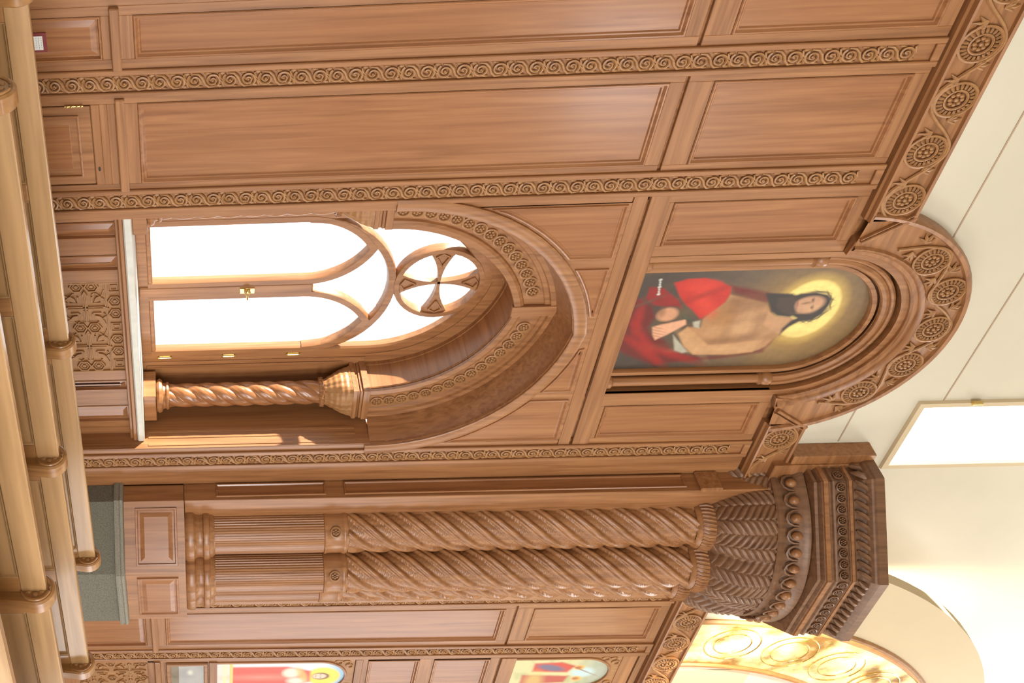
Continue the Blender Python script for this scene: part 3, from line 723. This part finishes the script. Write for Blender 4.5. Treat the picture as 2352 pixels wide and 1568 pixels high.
    for k in range(7): lay(C, ell(X, Z, -.455+.026*k, 5.50+.004*k, .011, .007+.006*(k % 3 == 0), .006, .4), lin(205, 205, 195))
    return C*(.88+.07*vnoise(X, Z, 34, 11)+.05*vnoise(X, Z, 75, 12))[..., None]
RP = .565
painted('canvas', XC-RP, XC+RP, 5.28, ZA+RP+.01, .118, 200, 350, paint_main, lambda X, Z: (Z < ZA) | (np.hypot(X-XC, Z-ZA) < RP), pt)
MB().prism([(XC-.74, 5.29)] + [(XC+.74, 5.29)] + rpts(.74), .13, .16).build('back_board', 'oak_dark', pt)
m = MB(); m.bar([(XC+.585, 5.29)] + rpts(.585) + [(XC-.585, 5.29)], .05, .075, .13, .3); m.build('inner_frame', 'oak_upright', pt, True)
m = MB(); m.tube([(x, .07, z) for x, z in rpts(.655)], .036, 8).tube([(x, .05, z) for x, z in rpts(.705)], .022, 8)
m.rings([[(x, .05, z) for x, z in rpts(.62)], [(x, .13, z) for x, z in rpts(.74)]], False)
m.build('arch_moulding', 'oak_upright', pt, True)
for sx in (-1, 1):
    c = (XC+sx*.665, .07)
    MB().lathe(c, [(.05, 5.30), (.062, 5.31), (.062, 5.34), (.045, 5.36), (.042, 6.58), (.05, 6.59), (.062, 6.60), (.05, 6.615), (.062, 6.63), (.064, 6.68), (.05, 6.70)], 20).build('half_column', 'oak_upright', pt, True)
nr = MB(); pp = [(XC+.80, 5.30)] + rpts(.80) + [(XC-.80, 5.30)]; pq = [(XC+.745, 5.30)] + rpts(.745) + [(XC-.745, 5.30)]
nr.rings([[(x, -.005, z) for x, z in pp], [(x, -.005, z) for x, z in pq], [(x, .16, z) for x, z in pq]], False)
nr.build('niche_reveal', 'oak_upright', wall, True)

# ------------------------------------------------------------------ clustered column with basket capital
PX, PY = 9.5, .2
cc = empty('clustered_column', (PX, -.2, 0)); tag(cc, 'massive cluster of twisted wooden columns on a panelled pedestal under an octagonal basket capital', 'column')
# pier behind the shafts
pr = MB().box(8.625, 10.375, -.205, .03, 1.62, 7.0, .006); pier = pr.build('pier', 'oak_upright', cc)
def face_panel(p0, p1, z0, z1, prof, name='panel', parent=None, mat='oak_panel'):
    """panel on an upright face from p0 to p1 (plan points); outward is to the viewer's side"""
    u = Vector((p1[0]-p0[0], p1[1]-p0[1])); Lh = u.length; u.normalize(); nrm = Vector((u.y, -u.x))
    s = MB(); s.panel(rect(0, Lh, z0, z1), prof)
    s.v = [(p0[0]+u.x*a+nrm.x*(-b), p0[1]+u.y*a+nrm.y*(-b), z) for a, b, z in s.v]
    return s.build(name, mat, parent or cc)
PFP = ((0, -.0), (.004, -.014), (.014, -.014), (.022, -.002), (.03, -.002))
for z0, z1 in ((1.92, 2.95), (3.12, 6.25)):
    face_panel((8.62, -.02), (8.62, -.17), z0, z1, PFP)
MB().box(8.585, 8.64, -.22, .0, 6.36, 6.56, .012).build('pier_cap', 'oak_level', cc)
MB().box(8.30, 8.75, -.10, .06, ZF1+.004, 7.86, .006).build('entablature_block', 'oak_level', cc)
MB().box(8.40, 10.6, -.12, .28, 6.99, 7.86, .006).build('entablature_core', 'oak_level', cc)
YB = -.001
def octa(xl, yf, k):                           # left x, front y, chamfer line x+y=k ; mirrored about PX; closed at the wall
    L_ = [(xl, YB), (xl, k-xl), (k-yf, yf)]
    return L_ + [(2*PX-x, y) for x, y in L_[::-1]]
def octa_off(xl, yf, k, o): return octa(xl+o, yf+o, k+1.41421*o)
# carpeted step and panelled pedestal
step = tag(MB().rings([[(x, y, z) for x, y in octa_off(8.60, -.70, 8.395, .02)] for z in (0, .955)], True, False, True).build('carpeted_step', 'carpet'), 'dark green carpeted plinth with a ribbed edge under the clustered column', 'plinth')
s = MB(); prf = ((.02, .95), (-.012, .955), (-.018, .975), (-.006, .99), (-.006, 1.0), (-.018, 1.015), (-.012, 1.035), (.03, 1.043))
s.rings([[(x, y, z) for x, y in octa_off(8.60, -.70, 8.395, o)] for o, z in prf], True, False, True); s.build('nosing', 'carpet_edge', step, label='paler ribbed carpet edging')
s = MB(); s.rings([[(x, y, z) for x, y in octa_off(8.60, -.70, 8.395, .035)] for z in (1.045, 1.615)], True, False, True); ped = s.build('pedestal', 'oak_upright', cc)
oc = octa_off(8.60, -.70, 8.395, .035)
def sub(p, q, a, b): return (p[0]+(q[0]-p[0])*a, p[1]+(q[1]-p[1])*a), (p[0]+(q[0]-p[0])*b, p[1]+(q[1]-p[1])*b)
PPED = ((0, .0), (.004, -.016), (.02, -.016), (.028, -.004), (.045, -.004), (.085, -.018), (.09, -.018))
face_panel(*sub(oc[1], oc[2], .09, .91), 1.15, 1.545, PPED, parent=ped)
face_panel(*sub(oc[2], oc[3], .10, .90), 1.15, 1.545, PPED, parent=ped)
RS = .228; RHO = .585
COLS = [(PX+RHO*math.cos(a), PY+RHO*math.sin(a)) for a in (PI, PI*1.25, PI*1.5, PI*1.75, 2*PI)]
def big_r(ph, a, z):
    if ph < .32: h = math.sin(PI*ph/.32)**.7*.024
    elif ph < .52: h = math.sin(PI*(ph-.32)/.20)**.7*.016
    else:
        q = (ph-.52)/.48; h = -.004+.004*math.sin(PI*q)
        h += -.009+.0034*math.sin(2*PI*z*40)*math.sin(4*PI*q)*(1 if .08 < q < .92 else 0)
    return RS-.020+h
for i, c in enumerate(COLS[1:4]):
    sh = twist_grid(c, 3.16, 6.40, RS, 6, 1.50, big_r, 100, 560 if i < 2 else 280).build('shaft', 'oak_upright', cc, 'all')
    MB().lathe(c, [(.20, 1.615), (.27, 1.615), (.285, 1.63), (.292, 1.665), (.285, 1.70), (.262, 1.712), (.25, 1.73), (.243, 1.76), (.25, 1.785), (.268, 1.795), (.275, 1.82), (.268, 1.845), (.25, 1.855), (.245, 1.88), (.226, 1.90)], 40).build('base', 'oak_upright', sh, True)
    fl = MB(); NF = 56; pts = [[], []]
    for k in range(NF*4):
        a = 2*PI*k/(NF*4); r = .2165+(.0045 if k % 4 in (0, 1) else 0)
        pts[0].append((c[0]+r*math.cos(a), c[1]+r*math.sin(a), 1.89)); pts[1].append((c[0]+r*math.cos(a), c[1]+r*math.sin(a), 2.95))
    fl.rings(pts, True); fl.build('fluted_drum', 'oak_upright', sh)
    co = MB().lathe(c, [(.215, 2.93), (.232, 2.94), (.236, 2.955), (.228, 2.97), (.226, 3.10), (.236, 3.115), (.238, 3.135), (.228, 3.155), (.21, 3.165)], 40).build('collar', 'oak_upright', sh, True)
    if i < 2:
        for da in (0,):
            a = PI*1.25+.12*i; inst('rosette', ROSE, co, (c[0]+.228*math.cos(a), c[1]+.228*math.sin(a), 3.037), (0, 0, a+PI/2), (.9, 1, .9))
    rp = MB(); rp.lathe(c, [(.215, 6.37), (.235, 6.385), (.24, 6.40), (.25, 6.41), (.268, 6.46), (.262, 6.52), (.235, 6.55)], 40)
    for k in range(46):
        a = 2*PI*k/46; rp.tube([(c[0]+.252*math.cos(a), c[1]+.252*math.sin(a), 6.41), (c[0]+.272*math.cos(a+.05), c[1]+.272*math.sin(a+.05), 6.465), (c[0]+.262*math.cos(a+.10), c[1]+.262*math.sin(a+.10), 6.52)], .011, 4)
    rp.build('rope_ring', 'oak_upright', sh, True)
# woven basket
def lobes(a, r):
    best = .3
    for b_ in (PI, PI*1.25, PI*1.5, PI*1.75, 2*PI):
        d_ = a-b_; q = r*r-(RHO*math.sin(d_))**2
        if math.cos(d_) > 0 and q > 0: best = max(best, RHO*math.cos(d_)+math.sqrt(q))
    return best
NA, NZ = 640, 190; A = np.linspace(PI*.98, PI*2.02, NA+1); T = np.linspace(0, 1, NZ+1)
lb = np.array([lobes(a, .262) for a in A]); lt_ = .70*1.0+.30*(lb/lb.max())
Rg = np.empty((NZ+1, NA+1)); Zg = np.empty_like(Rg)
for i, t in enumerate(T):
    k = t**.85; bulge = .05*math.sin(PI*min(1, t*1.05))
    Rg[i] = lb*(1-k)+(.985*(.90+.10*lb/lb.max()))*k+bulge
    Zg[i] = 6.52+.52*t-.02*(lb/lb.max()-1)
S_ = (A[None, :]*.92); Tt = T[:, None]*.62
ck = S_*7.6; cf = ck-np.floor(ck); odd = (np.floor(ck) % 2) == 0       # herringbone of slats, upright courses leaning to and fro
q_ = Tt*14.5 + np.where(odd, 1, -1)*(cf-.5)*1.4 + np.where(odd, 0, .5); qf = q_-np.floor(q_)
hgt = (1-np.abs(2*qf-1)**3)*(.55+.45*np.where(odd, cf, 1-cf))*(1-.6*np.abs(2*cf-1)**6)
Rg += .034*hgt*np.clip((1-T)*14, 0, 1)[:, None]*np.clip(T*14, 0, 1)[:, None]-.015
G = [[(PX+Rg[i, j]*math.cos(A[j]), PY+Rg[i, j]*math.sin(A[j]), Zg[i, j]) for j in range(NA+1)] for i in range(NZ+1)]
MB().grid(G).build('basket', 'oak_dark', cc, 'all')
# bead ring
br = MB().lathe((PX, PY), [(.80, 7.00), (.985, 7.0), (1.0, 7.015), (.995, 7.04), (.985, 7.07), (1.005, 7.14), (1.04, 7.20), (1.06, 7.235), (1.06, 7.26), (.9, 7.28)], 72, PI*.98, PI*2.02).build('bead_ring', 'oak_dark', cc, True)
BEAD = MB().ball((0, 0, 0), (.042, .042, .048), 12, 8).mesh('bead', 'oak_upright', (0, 0, 0), 'all')
ARCH = MB().tube([(-.07, -.01, .03), (-.065, -.012, -.02), (-.04, -.014, -.06), (0, -.014, -.075), (.04, -.014, -.06), (.065, -.012, -.02), (.07, -.01, .03)], .012, 5).mesh('bead_arch', 'oak_dark', (0, 0, 0), True)
for k in range(20):
    a = PI+PI*(k+.5)/20
    inst('bead', BEAD, br, (PX+1.025*math.cos(a), PY+1.025*math.sin(a), 7.15))
    inst('bead_arch', ARCH, br, (PX+1.01*math.cos(a), PY+1.01*math.sin(a), 7.14), (0, 0, a+PI/2))
# octagonal abacus
AB = (8.367, -.98, 8.057)
prf = ((.16, 7.27), (.085, 7.285), (.08, 7.31), (.105, 7.325), (.07, 7.345), (.062, 7.40), (.075, 7.41), (.075, 7.425), (.06, 7.435), (.055, 7.45), (.072, 7.46), (.072, 7.555), (.058, 7.565), (.05, 7.60), (.058, 7.61), (.075, 7.625), (.07, 7.67), (.05, 7.715), (.018, 7.75), (.012, 7.765), (0, 7.78), (0, 7.855), (.02, 7.865))
s = MB(); s.rings([[(x, y, z) for x, y in octa_off(*AB, o)] for o, z in prf], True, True, True)
ab = s.build('abacus', 'oak_dark', cc)
for o_f, za, zb in ((.052, 7.35, 7.40), (.046, 7.566, 7.603)):
    f_ = MB().rings([[(x, y, z) for x, y in octa_off(*AB, o)] for o, z in ((.08, za), (o_f, za+.006), (o_f, zb-.006), (.08, zb))], True); f_.build('fillet', 'oak_upright', ab)
CURL = rosette_mesh('curl', .046, 'oak_dark')
GAD = MB().tube([(-.05, 0, -.055), (-.02, -.012, -.02), (.012, -.014, .02), (.05, -.004, .06)], [.008, .024, .024, .006], 6).mesh('gadroon', 'oak_dark', (0, 0, 0), True)
for o, zc_, me, nm, spc in ((.072, 7.508, CURL, 'curl', .098), (.062, 7.685, GAD, 'gadroon', .085)):
    oc2 = octa_off(*AB, o)
    for e in range(3):
        p, q = oc2[e], oc2[e+1]
        if e == 0: p = (p[0], -.02)
        ln = math.hypot(q[0]-p[0], q[1]-p[1]); n = max(1, int(ln/spc)); ang = math.atan2(q[1]-p[1], q[0]-p[0])
        for k in range(n):
            f_ = (k+.5)/n; inst(nm, me, ab, (p[0]+(q[0]-p[0])*f_, p[1]+(q[1]-p[1])*f_, zc_), (0, 0, ang), (1, 1.5, 1))

# ------------------------------------------------------------------ icon bay beyond the clustered column
XI = 12.185
rail(11.78, 12.59, 0, .30); rail(11.78, 12.59, 1.14, 1.22)
MB().box(11.78, 12.59, -.05, .0, 1.222, 1.29, .01).build('ledge', 'oak_level', wall)
lat2 = MB().box(11.84, 12.53, .018, .03, .30, 1.14).build('lattice_panel', 'oak_carved', wall)
stile(11.78, 11.84, 0, 6.75); stile(12.53, 12.59, 0, 6.75)
for x in (-.17, .17):
    for z in (.50, .93): inst('cross_motif', CROSS, lat2, (XI+x, .018, z), (0, 0, 0), (.85, 1, .95))
for x in (-.31, 0, .31):
    for z in (.36, .715, 1.08): inst('hexagon', HEXM, lat2, (XI+x, .018, z), (0, 0, 0), (.8, 1, .8))
rail(11.84, 12.53, 1.29, 1.34); rail(11.84, 12.53, 1.85, 1.94, -.02); rail(11.84, 12.53, 3.60, 3.66)
gb = empty('glazed_frame', (XI, 0, 1.34)); tag(gb, 'small wood-framed glazed picture beneath the pale icon of the red-robed saint', 'picture')
m = MB(); m.bar([(11.88, 1.38), (12.49, 1.38), (12.49, 1.81), (11.88, 1.81)], .05, -.02, .03, .3, closed=True); m.build('frame', 'oak_upright', gb)
MB().box(11.90, 12.47, .006, .012, 1.40, 1.79).build('pane', 'glass', gb)
def paint_small(X, Z):
    C = np.empty(X.shape+(3,)); C[:] = lin(150, 132, 112); lay(C, .7*np.clip(vnoise(X, Z, 22, 8), 0, 1), lin(90, 80, 66))
    lay(C, ell(X, Z, XI-.06, 1.58, .12, .10, .03), lin(120, 100, 78)); lay(C, ell(X, Z, XI-.08, 1.63, .05, .03, .02), lin(205, 195, 165)); return C
painted('picture', 11.90, 12.47, 1.40, 1.79, .02, 40, 30, paint_small, lambda X, Z: X > -9, gb)
def icon(z0, zs, name, label, fn):
    o = empty(name, (XI, 0, z0)); tag(o, label, 'painting'); R = .315; top_ = zs+R
    painted('canvas', XI-R, XI+R, z0, top_, .012, 70, 150, fn, lambda X, Z: (Z < zs) | (np.hypot(X-XI, Z-zs) < R), o)
    m = MB(); ap = [(XI+R*math.cos(PI*i/20), zs+R*math.sin(PI*i/20)) for i in range(21)]
    m.bar([(XI+R, z0)] + ap + [(XI-R, z0)], .035, -.01, .03, .3); m.build('frame', 'oak_upright', o, True)
    sp_ = MB()
    for sx in (-1, 1):
        poly = [(XI+sx*.345, zs+.02)] + [(XI+sx*(R+.015)*math.cos(PI/2*i/8), zs+(R+.015)*math.sin(PI/2*i/8)) for i in range(9)] + [(XI, zs+.40), (XI+sx*.345, zs+.40)]
        sp_.prism(poly, .008, .03)
        for a, b_ in ((.29, .31), (.22, .34), (.30, .22)): sp_.tube([(XI+sx*a+.04*math.cos(q), .002, zs+b_+.04*math.sin(q)) for q in np.linspace(0, 5, 9)], .009, 5)
    sp_.build('carved_spandrel', 'oak_carved', o)
    return o
def paint_icon1(X, Z):
    x = X-XI; C = np.empty(X.shape+(3,)); C[:] = lin(216, 226, 228)
    lay(C, np.clip((Z-3.15)/.3, 0, 1), lin(130, 185, 225)); lay(C, np.clip((2.25-Z)/.2, 0, 1)*.6, lin(225, 205, 190))
    lay(C, ell(x, Z, .02, 3.17, .19, .19, .02), lin(240, 214, 90))
    lay(C, blurpoly(x, Z, [(-.20, 2.10), (.26, 2.10), (.24, 2.75), (.14, 3.02), (-.10, 3.02), (-.20, 2.75)], .02), lin(214, 92, 78)); lay(C, .6*ell(x, Z, .03, 2.45, .05, .35, .05), lin(240, 160, 140))
    lay(C, ell(x, Z, -.06, 2.80, .10, .10, .03), lin(235, 225, 205)); lay(C, ell(x, Z, .12, 2.86, .07, .10, .03), lin(235, 225, 205)); lay(C, .7*ell(x, Z, -.02, 2.92, .16, .05, .02, .3), lin(220, 190, 110))
    lay(C, ell(x, Z, .02, 3.14, .075, .10, .012), lin(110, 70, 50)); lay(C, ell(x, Z, .02, 3.125, .055, .08, .012), lin(240, 205, 180))
    for a in (-.018, .05): lay(C, ell(x, Z, .005+a*.8, 3.14, .012, .006, .006), lin(80, 50, 40))
    lay(C, ell(x, Z, .02, 3.085, .018, .005, .006), lin(190, 90, 80))
    lay(C, ((Z > 2.0) & (Z < 2.05) & (np.sin(X*170) > -.3)).astype(float)*.8, lin(235, 225, 150)); lay(C, ((Z > 2.08) & (Z < 2.12)).astype(float), lin(225, 200, 120))
    return C
icon(1.94, 3.11, 'icon_painting', 'arched icon of a haloed saint in a red robe against pale blue sky', paint_icon1)
def paint_icon2(X, Z):
    x = X-XI; C = np.empty(X.shape+(3,)); C[:] = lin(206, 200, 150)
    lay(C, np.clip((Z-5.95)/.3, 0, 1), lin(170, 176, 160)); lay(C, .7*np.clip(vnoise(X, Z, 16, 4), 0, 1), lin(150, 160, 110))
    lay(C, blurpoly(x, Z, [(-.20, 5.55), (-.02, 5.55), (.0, 5.95), (-.14, 6.02), (-.22, 5.85)], .02), lin(196, 74, 60)); lay(C, ell(x, Z, -.10, 5.75, .06, .16, .02, -.3), lin(110, 104, 130))
    lay(C, blurpoly(x, Z, [(.05, 5.45), (.26, 5.45), (.22, 5.95), (.08, 5.98)], .02), lin(180, 84, 70)); lay(C, ell(x, Z, .0, 6.12, .10, .13, .03), lin(186, 212, 214))
    lay(C, ell(x, Z, -.10, 6.07, .05, .055, .015), lin(226, 170, 80)); lay(C, ell(x, Z, .14, 6.08, .05, .055, .015), lin(226, 170, 80)); lay(C, ell(x, Z, -.10, 6.06, .028, .035, .01), lin(170, 110, 80)); lay(C, ell(x, Z, .14, 6.07, .028, .035, .01), lin(170, 110, 80))
    lay(C, ell(x, Z, -.05, 6.10, .008, .16, .01, -.6), lin(140, 90, 50)); lay(C, .6*ell(x, Z, .2, 5.6, .2, .1, .05), lin(215, 200, 120)); return C
icon(5.32, 6.10, 'icon_painting', 'arched icon of small red and blue figures, set high in the wall under the frieze', paint_icon2)
rail(11.84, 12.53, 5.03, 5.13); rail(11.84, 12.53, 5.155, 5.32, -.01); rail(11.84, 12.53, 6.50, 6.66); rail(11.84, 12.53, 6.68, 6.75)
rail(11.84, 12.53, 3.52, 3.60, -.004); rail(11.84, 12.53, 4.24, 4.40)
panel(11.86, 12.51, 3.66, 4.24); panel(11.86, 12.51, 4.40, 5.03)
panel_bay(12.81, 13.61, 12.89, 13.53); stile(13.83, 16, 0, 6.75)

# ------------------------------------------------------------------ plaster above the frieze
YP = .06; CX0, CX1, CZ0, CZ1 = 7.83, 8.60, 8.14, 10.6
up = MB(); up.box(-5, XC-.82, YP, .5, ZF1-.01, 13).box(XC-.82, XC+.82, YP, .5, 7.54, 13).box(XC+.82, CX0, YP, .5, ZF1-.01, 13).box(CX1, 20, YP, .5, ZF1-.01, 13).box(CX0, CX1, YP, .5, ZF1-.01, CZ0).box(CX0, CX1, YP, .5, CZ1, 13)
HX0, HX1 = XC-.82, XC+.82
up.box(-5, 2.2, YP, .5, 0, 7.2).box(16, 20, YP, .5, 0, 7.2)
wu = tag(up.build('wall_upper', 'plaster'), kind='structure')
for i, z in enumerate((7.575, 8.285)):
    x1 = 8.28 if i == 0 else CX0-.05
    (MB().box(-5, x1, YP-.004, YP, z-.006, z+.006) if i else MB().box(-5, XC-.85, YP-.004, YP, z-.006, z+.006).box(XC+.9, x1, YP-.004, YP, z-.006, z+.006)).build('plaster_joint', 'plaster_line', wu)
w2 = empty('window_2', (8.215, YP, CZ0)); tag(w2, kind='structure')
m = MB(); m.bar([(CX0-.03, CZ0-.03), (CX1+.03, CZ0-.03), (CX1+.03, CZ1+.03), (CX0-.03, CZ1+.03)], .07, YP-.03, YP+.06, .3, closed=True); m.build('frame', 'plaster_warm', w2)
MB().box(CX0, CX1, .30, .306, CZ0, CZ1).build('pane', 'glass', w2)
MB().tube([(CX0-.065, YP-.04, CZ0+.37), (CX0-.065, YP-.04, CZ0+.45)], .02, 8).build('catch', 'brass', w2)
# round plaster arch springing from the capital
def arch_pts(c, R, a0, a1, n=40): return [(c[0]+R*math.cos(a0+(a1-a0)*i/n), c[1]+R*math.sin(a0+(a1-a0)*i/n)) for i in range(n+1)]
cO, RO_, cI, RI_ = (12.44, 6.07), 3.80, (12.6, 6.6), 2.87
aO = math.asin((7.865-cO[1])/RO_); aI = math.asin((7.865-cI[1])/RI_)
o_, i_ = arch_pts(cO, RO_, PI-aO, aO), arch_pts(cI, RI_, PI-aI, aI)
s = MB(); s.rings([[(x, -.90, z) for x, z in o_], [(x, -.90, z) for x, z in i_], [(x, -.78, z) for x, z in i_], [(x, -.78, z) for x, z in o_]], False)
s.rings([[(x, -.78, z) for x, z in o_], [(x, -.90, z) for x, z in o_]], False)
ta = tag(s.build('trim_1', 'plaster_warm', None, True), kind='structure')
MB().tube([(x, -.905, z) for x, z in arch_pts(cI, RI_+.03, PI-aI, aI)], .028, 6).build('arch_bead', 'oak_carved', ta, True)
# gold mosaic arch above the sanctuary
cM = (15.0, 7.13); mo = empty('mosaic_arch', (15.0, YP, 7.13)); tag(mo, 'glowing gold mosaic arch rising behind the octagonal capital', 'mosaic')
a_, b_ = arch_pts(cM, 3.78, PI, 0, 60), arch_pts(cM, 2.95, PI, 0, 60)
s = MB(); s.rings([[(x, YP-.012, z) for x, z in a_], [(x, YP-.012, z) for x, z in b_]], False); s.build('mosaic_field', 'mosaic', mo)
for R in (3.80, 2.93):
    MB().tube([(x, YP-.03, z) for x, z in arch_pts(cM, R, PI, 0, 60)], .03, 6).build('border', 'oak_carved', mo, True)
for k in range(7):
    a = PI-.16-.21*k; R = 3.36; s = MB()
    c = (cM[0]+R*math.cos(a), cM[1]+R*math.sin(a)); s.tube([(c[0]+.30*math.cos(q), YP-.016, c[1]+.30*math.sin(q)) for q in np.linspace(0, 2*PI, 25)[:-1]], .007, 5, closed=True); s.tube([(c[0]+.20*math.cos(q), YP-.016, c[1]+.20*math.sin(q)) for q in np.linspace(0, 2*PI, 25)[:-1]], .006, 5, closed=True)
    s.build('roundel', 'brass', mo)
for k in range(6):
    x = 12.25+.34*k; s = MB().box(x, x+.325, YP-.008, YP, 7.13, 7.13+math.sqrt(max(.05, 2.90**2-(max(abs(x-15), abs(x+.325-15)))**2)))
    s.build('infill_board', 'plaster_warm', mo)
# lamp tucked on top of the capital that floods the mosaic
lp = empty('flood_lamp', (10.06, -.76, 7.868)); tag(lp, 'small white flood lamp on top of the octagonal capital, aimed at the mosaic', 'lamp')
MB().box(9.98, 10.12, -.83, -.70, 7.868, 7.96, .02).build('housing', 'card_white', lp)
m, nt, b = new_mat('lamp_glow'); b.inputs['Emission Color'].default_value = (1, .95, .85, 1); b.inputs['Emission Strength'].default_value = 12
MB().box(10.12, 10.13, -.81, -.72, 7.885, 7.945).build('lens', 'lamp_glow', lp)
ll = bpy.data.lights.new('flood_light', 'SPOT'); ll.energy = 800; ll.color = (1, .86, .58); ll.spot_size = 2.2; ll.spot_blend = .6; ll.shadow_soft_size = .06
lo = bpy.data.objects.new('flood_light', ll); COL.objects.link(lo); lo.location = (10.2, -.76, 7.93); lo.rotation_euler = Vector((1.6, .42, .75)).to_track_quat('-Z', 'Y').to_euler()

# ------------------------------------------------------------------ pews
def pew(yb, x0, x1, ends, label, rows):
    """yb: plane of the back face turned to the camera"""
    th = empty('pew', ((x0+x1)/2, yb+.25, 0)); tag(th, label, 'pew', 'rows of oak pews before the wall'); HT = .95
    bk = MB().box(x0, x1, yb+.018, yb+.045, .10, HT-.02); bk.build('back_board', 'pew_oak_level', th)
    MB().box(x0, x1, yb, yb+.055, HT-.125, HT, .006).build('top_rail', 'pew_oak_level', th)
    MB().box(x0, x1, yb, yb+.05, .10, .22, .006).build('bottom_rail', 'pew_oak_level', th)
    for a, b_ in zip(ends[:-1], ends[1:]):
        mid = (a+b_)/2
        for c_, w_ in ((a+.085, .07), (mid, .06), (b_-.085, .07)): MB().box(c_-w_, c_+w_, yb, yb+.05, .22, HT-.125, .004).build('stile', 'pew_oak_upright', th)
        for p0, p1 in ((a+.155, mid-.06), (mid+.06, b_-.155)):
            MB().panel(rect(p0, p1, .22, HT-.125), [(0, yb+.002), (.006, yb+.004), (.012, yb+.014), (.018, yb+.017)]).build('panel', 'pew_oak_level', th)
    MB().box(x0, x1, yb+.05, yb+.50, .40, .44, .008).build('seat', 'pew_oak_level', th)
    for x in ends:
        e = MB(); t0, t1 = x-.045, x+.045
        prof = [(yb-.055, 0), (yb+.50, 0), (yb+.50, .50), (yb+.42, .60), (yb+.18, .66), (yb+.10, .78)]
        cyl = (yb+.02, HT-.055, .095)
        arcq = [(cyl[0]+cyl[2]*math.cos(q), cyl[1]+cyl[2]*math.sin(q)) for q in np.linspace(-.45, PI+.35, 18)]
        prof = prof + arcq + [(yb-.055, HT-.20)]
        ci = [(cyl[0]*0+p[0], p[1]) for p in prof]
        bv = .010; rs = []
        for ins_, xx in ((bv, t0), (0, t0+bv), (0, t1-bv), (bv, t1)):
            q = inset(ci, ins_) if ins_ else ci
            rs.append([(xx, y, z) for y, z in q])
        e.rings(rs, True, True, True); eo = e.build('end_panel', 'pew_oak_upright', th, True)
        rz = MB(); c = (cyl[0], cyl[1])
        rz.tube([(t0-.002, c[0]+.072*math.cos(q), c[1]+.072*math.sin(q)) for q in np.linspace(0, 2*PI, 21)[:-1]], .008, 5, closed=True)
        for k in range(6):
            q = 2*PI*k/6; rz.ball((t0, c[0]+.038*math.cos(q), c[1]+.038*math.sin(q)), (.010, .016, .016), 8, 4)
        rz.ball((t0, *c), (.014, .014, .014), 8, 4); rz.build('rosette', 'pew_oak_upright', eo, True)
    return th
EN = [2.56, 4.90, 7.13]
pew(-7+5.07, 2.56, 7.13, EN, 'light oak pew standing closest to the panelled wall', 1)
pew(-7+4.11, 2.54, 7.0, [2.54, 4.86, 7.0], 'light oak pew directly behind the one closest to the wall', 2)
pew(-7+3.19, 2.52, 7.0, [2.52, 4.77, 7.0], 'light oak pew third from the wall', 3)
pew(-7+2.29, 2.50, 7.0, [2.50, 4.75, 7.0], 'light oak pew fourth from the wall, only its top rail showing', 4)
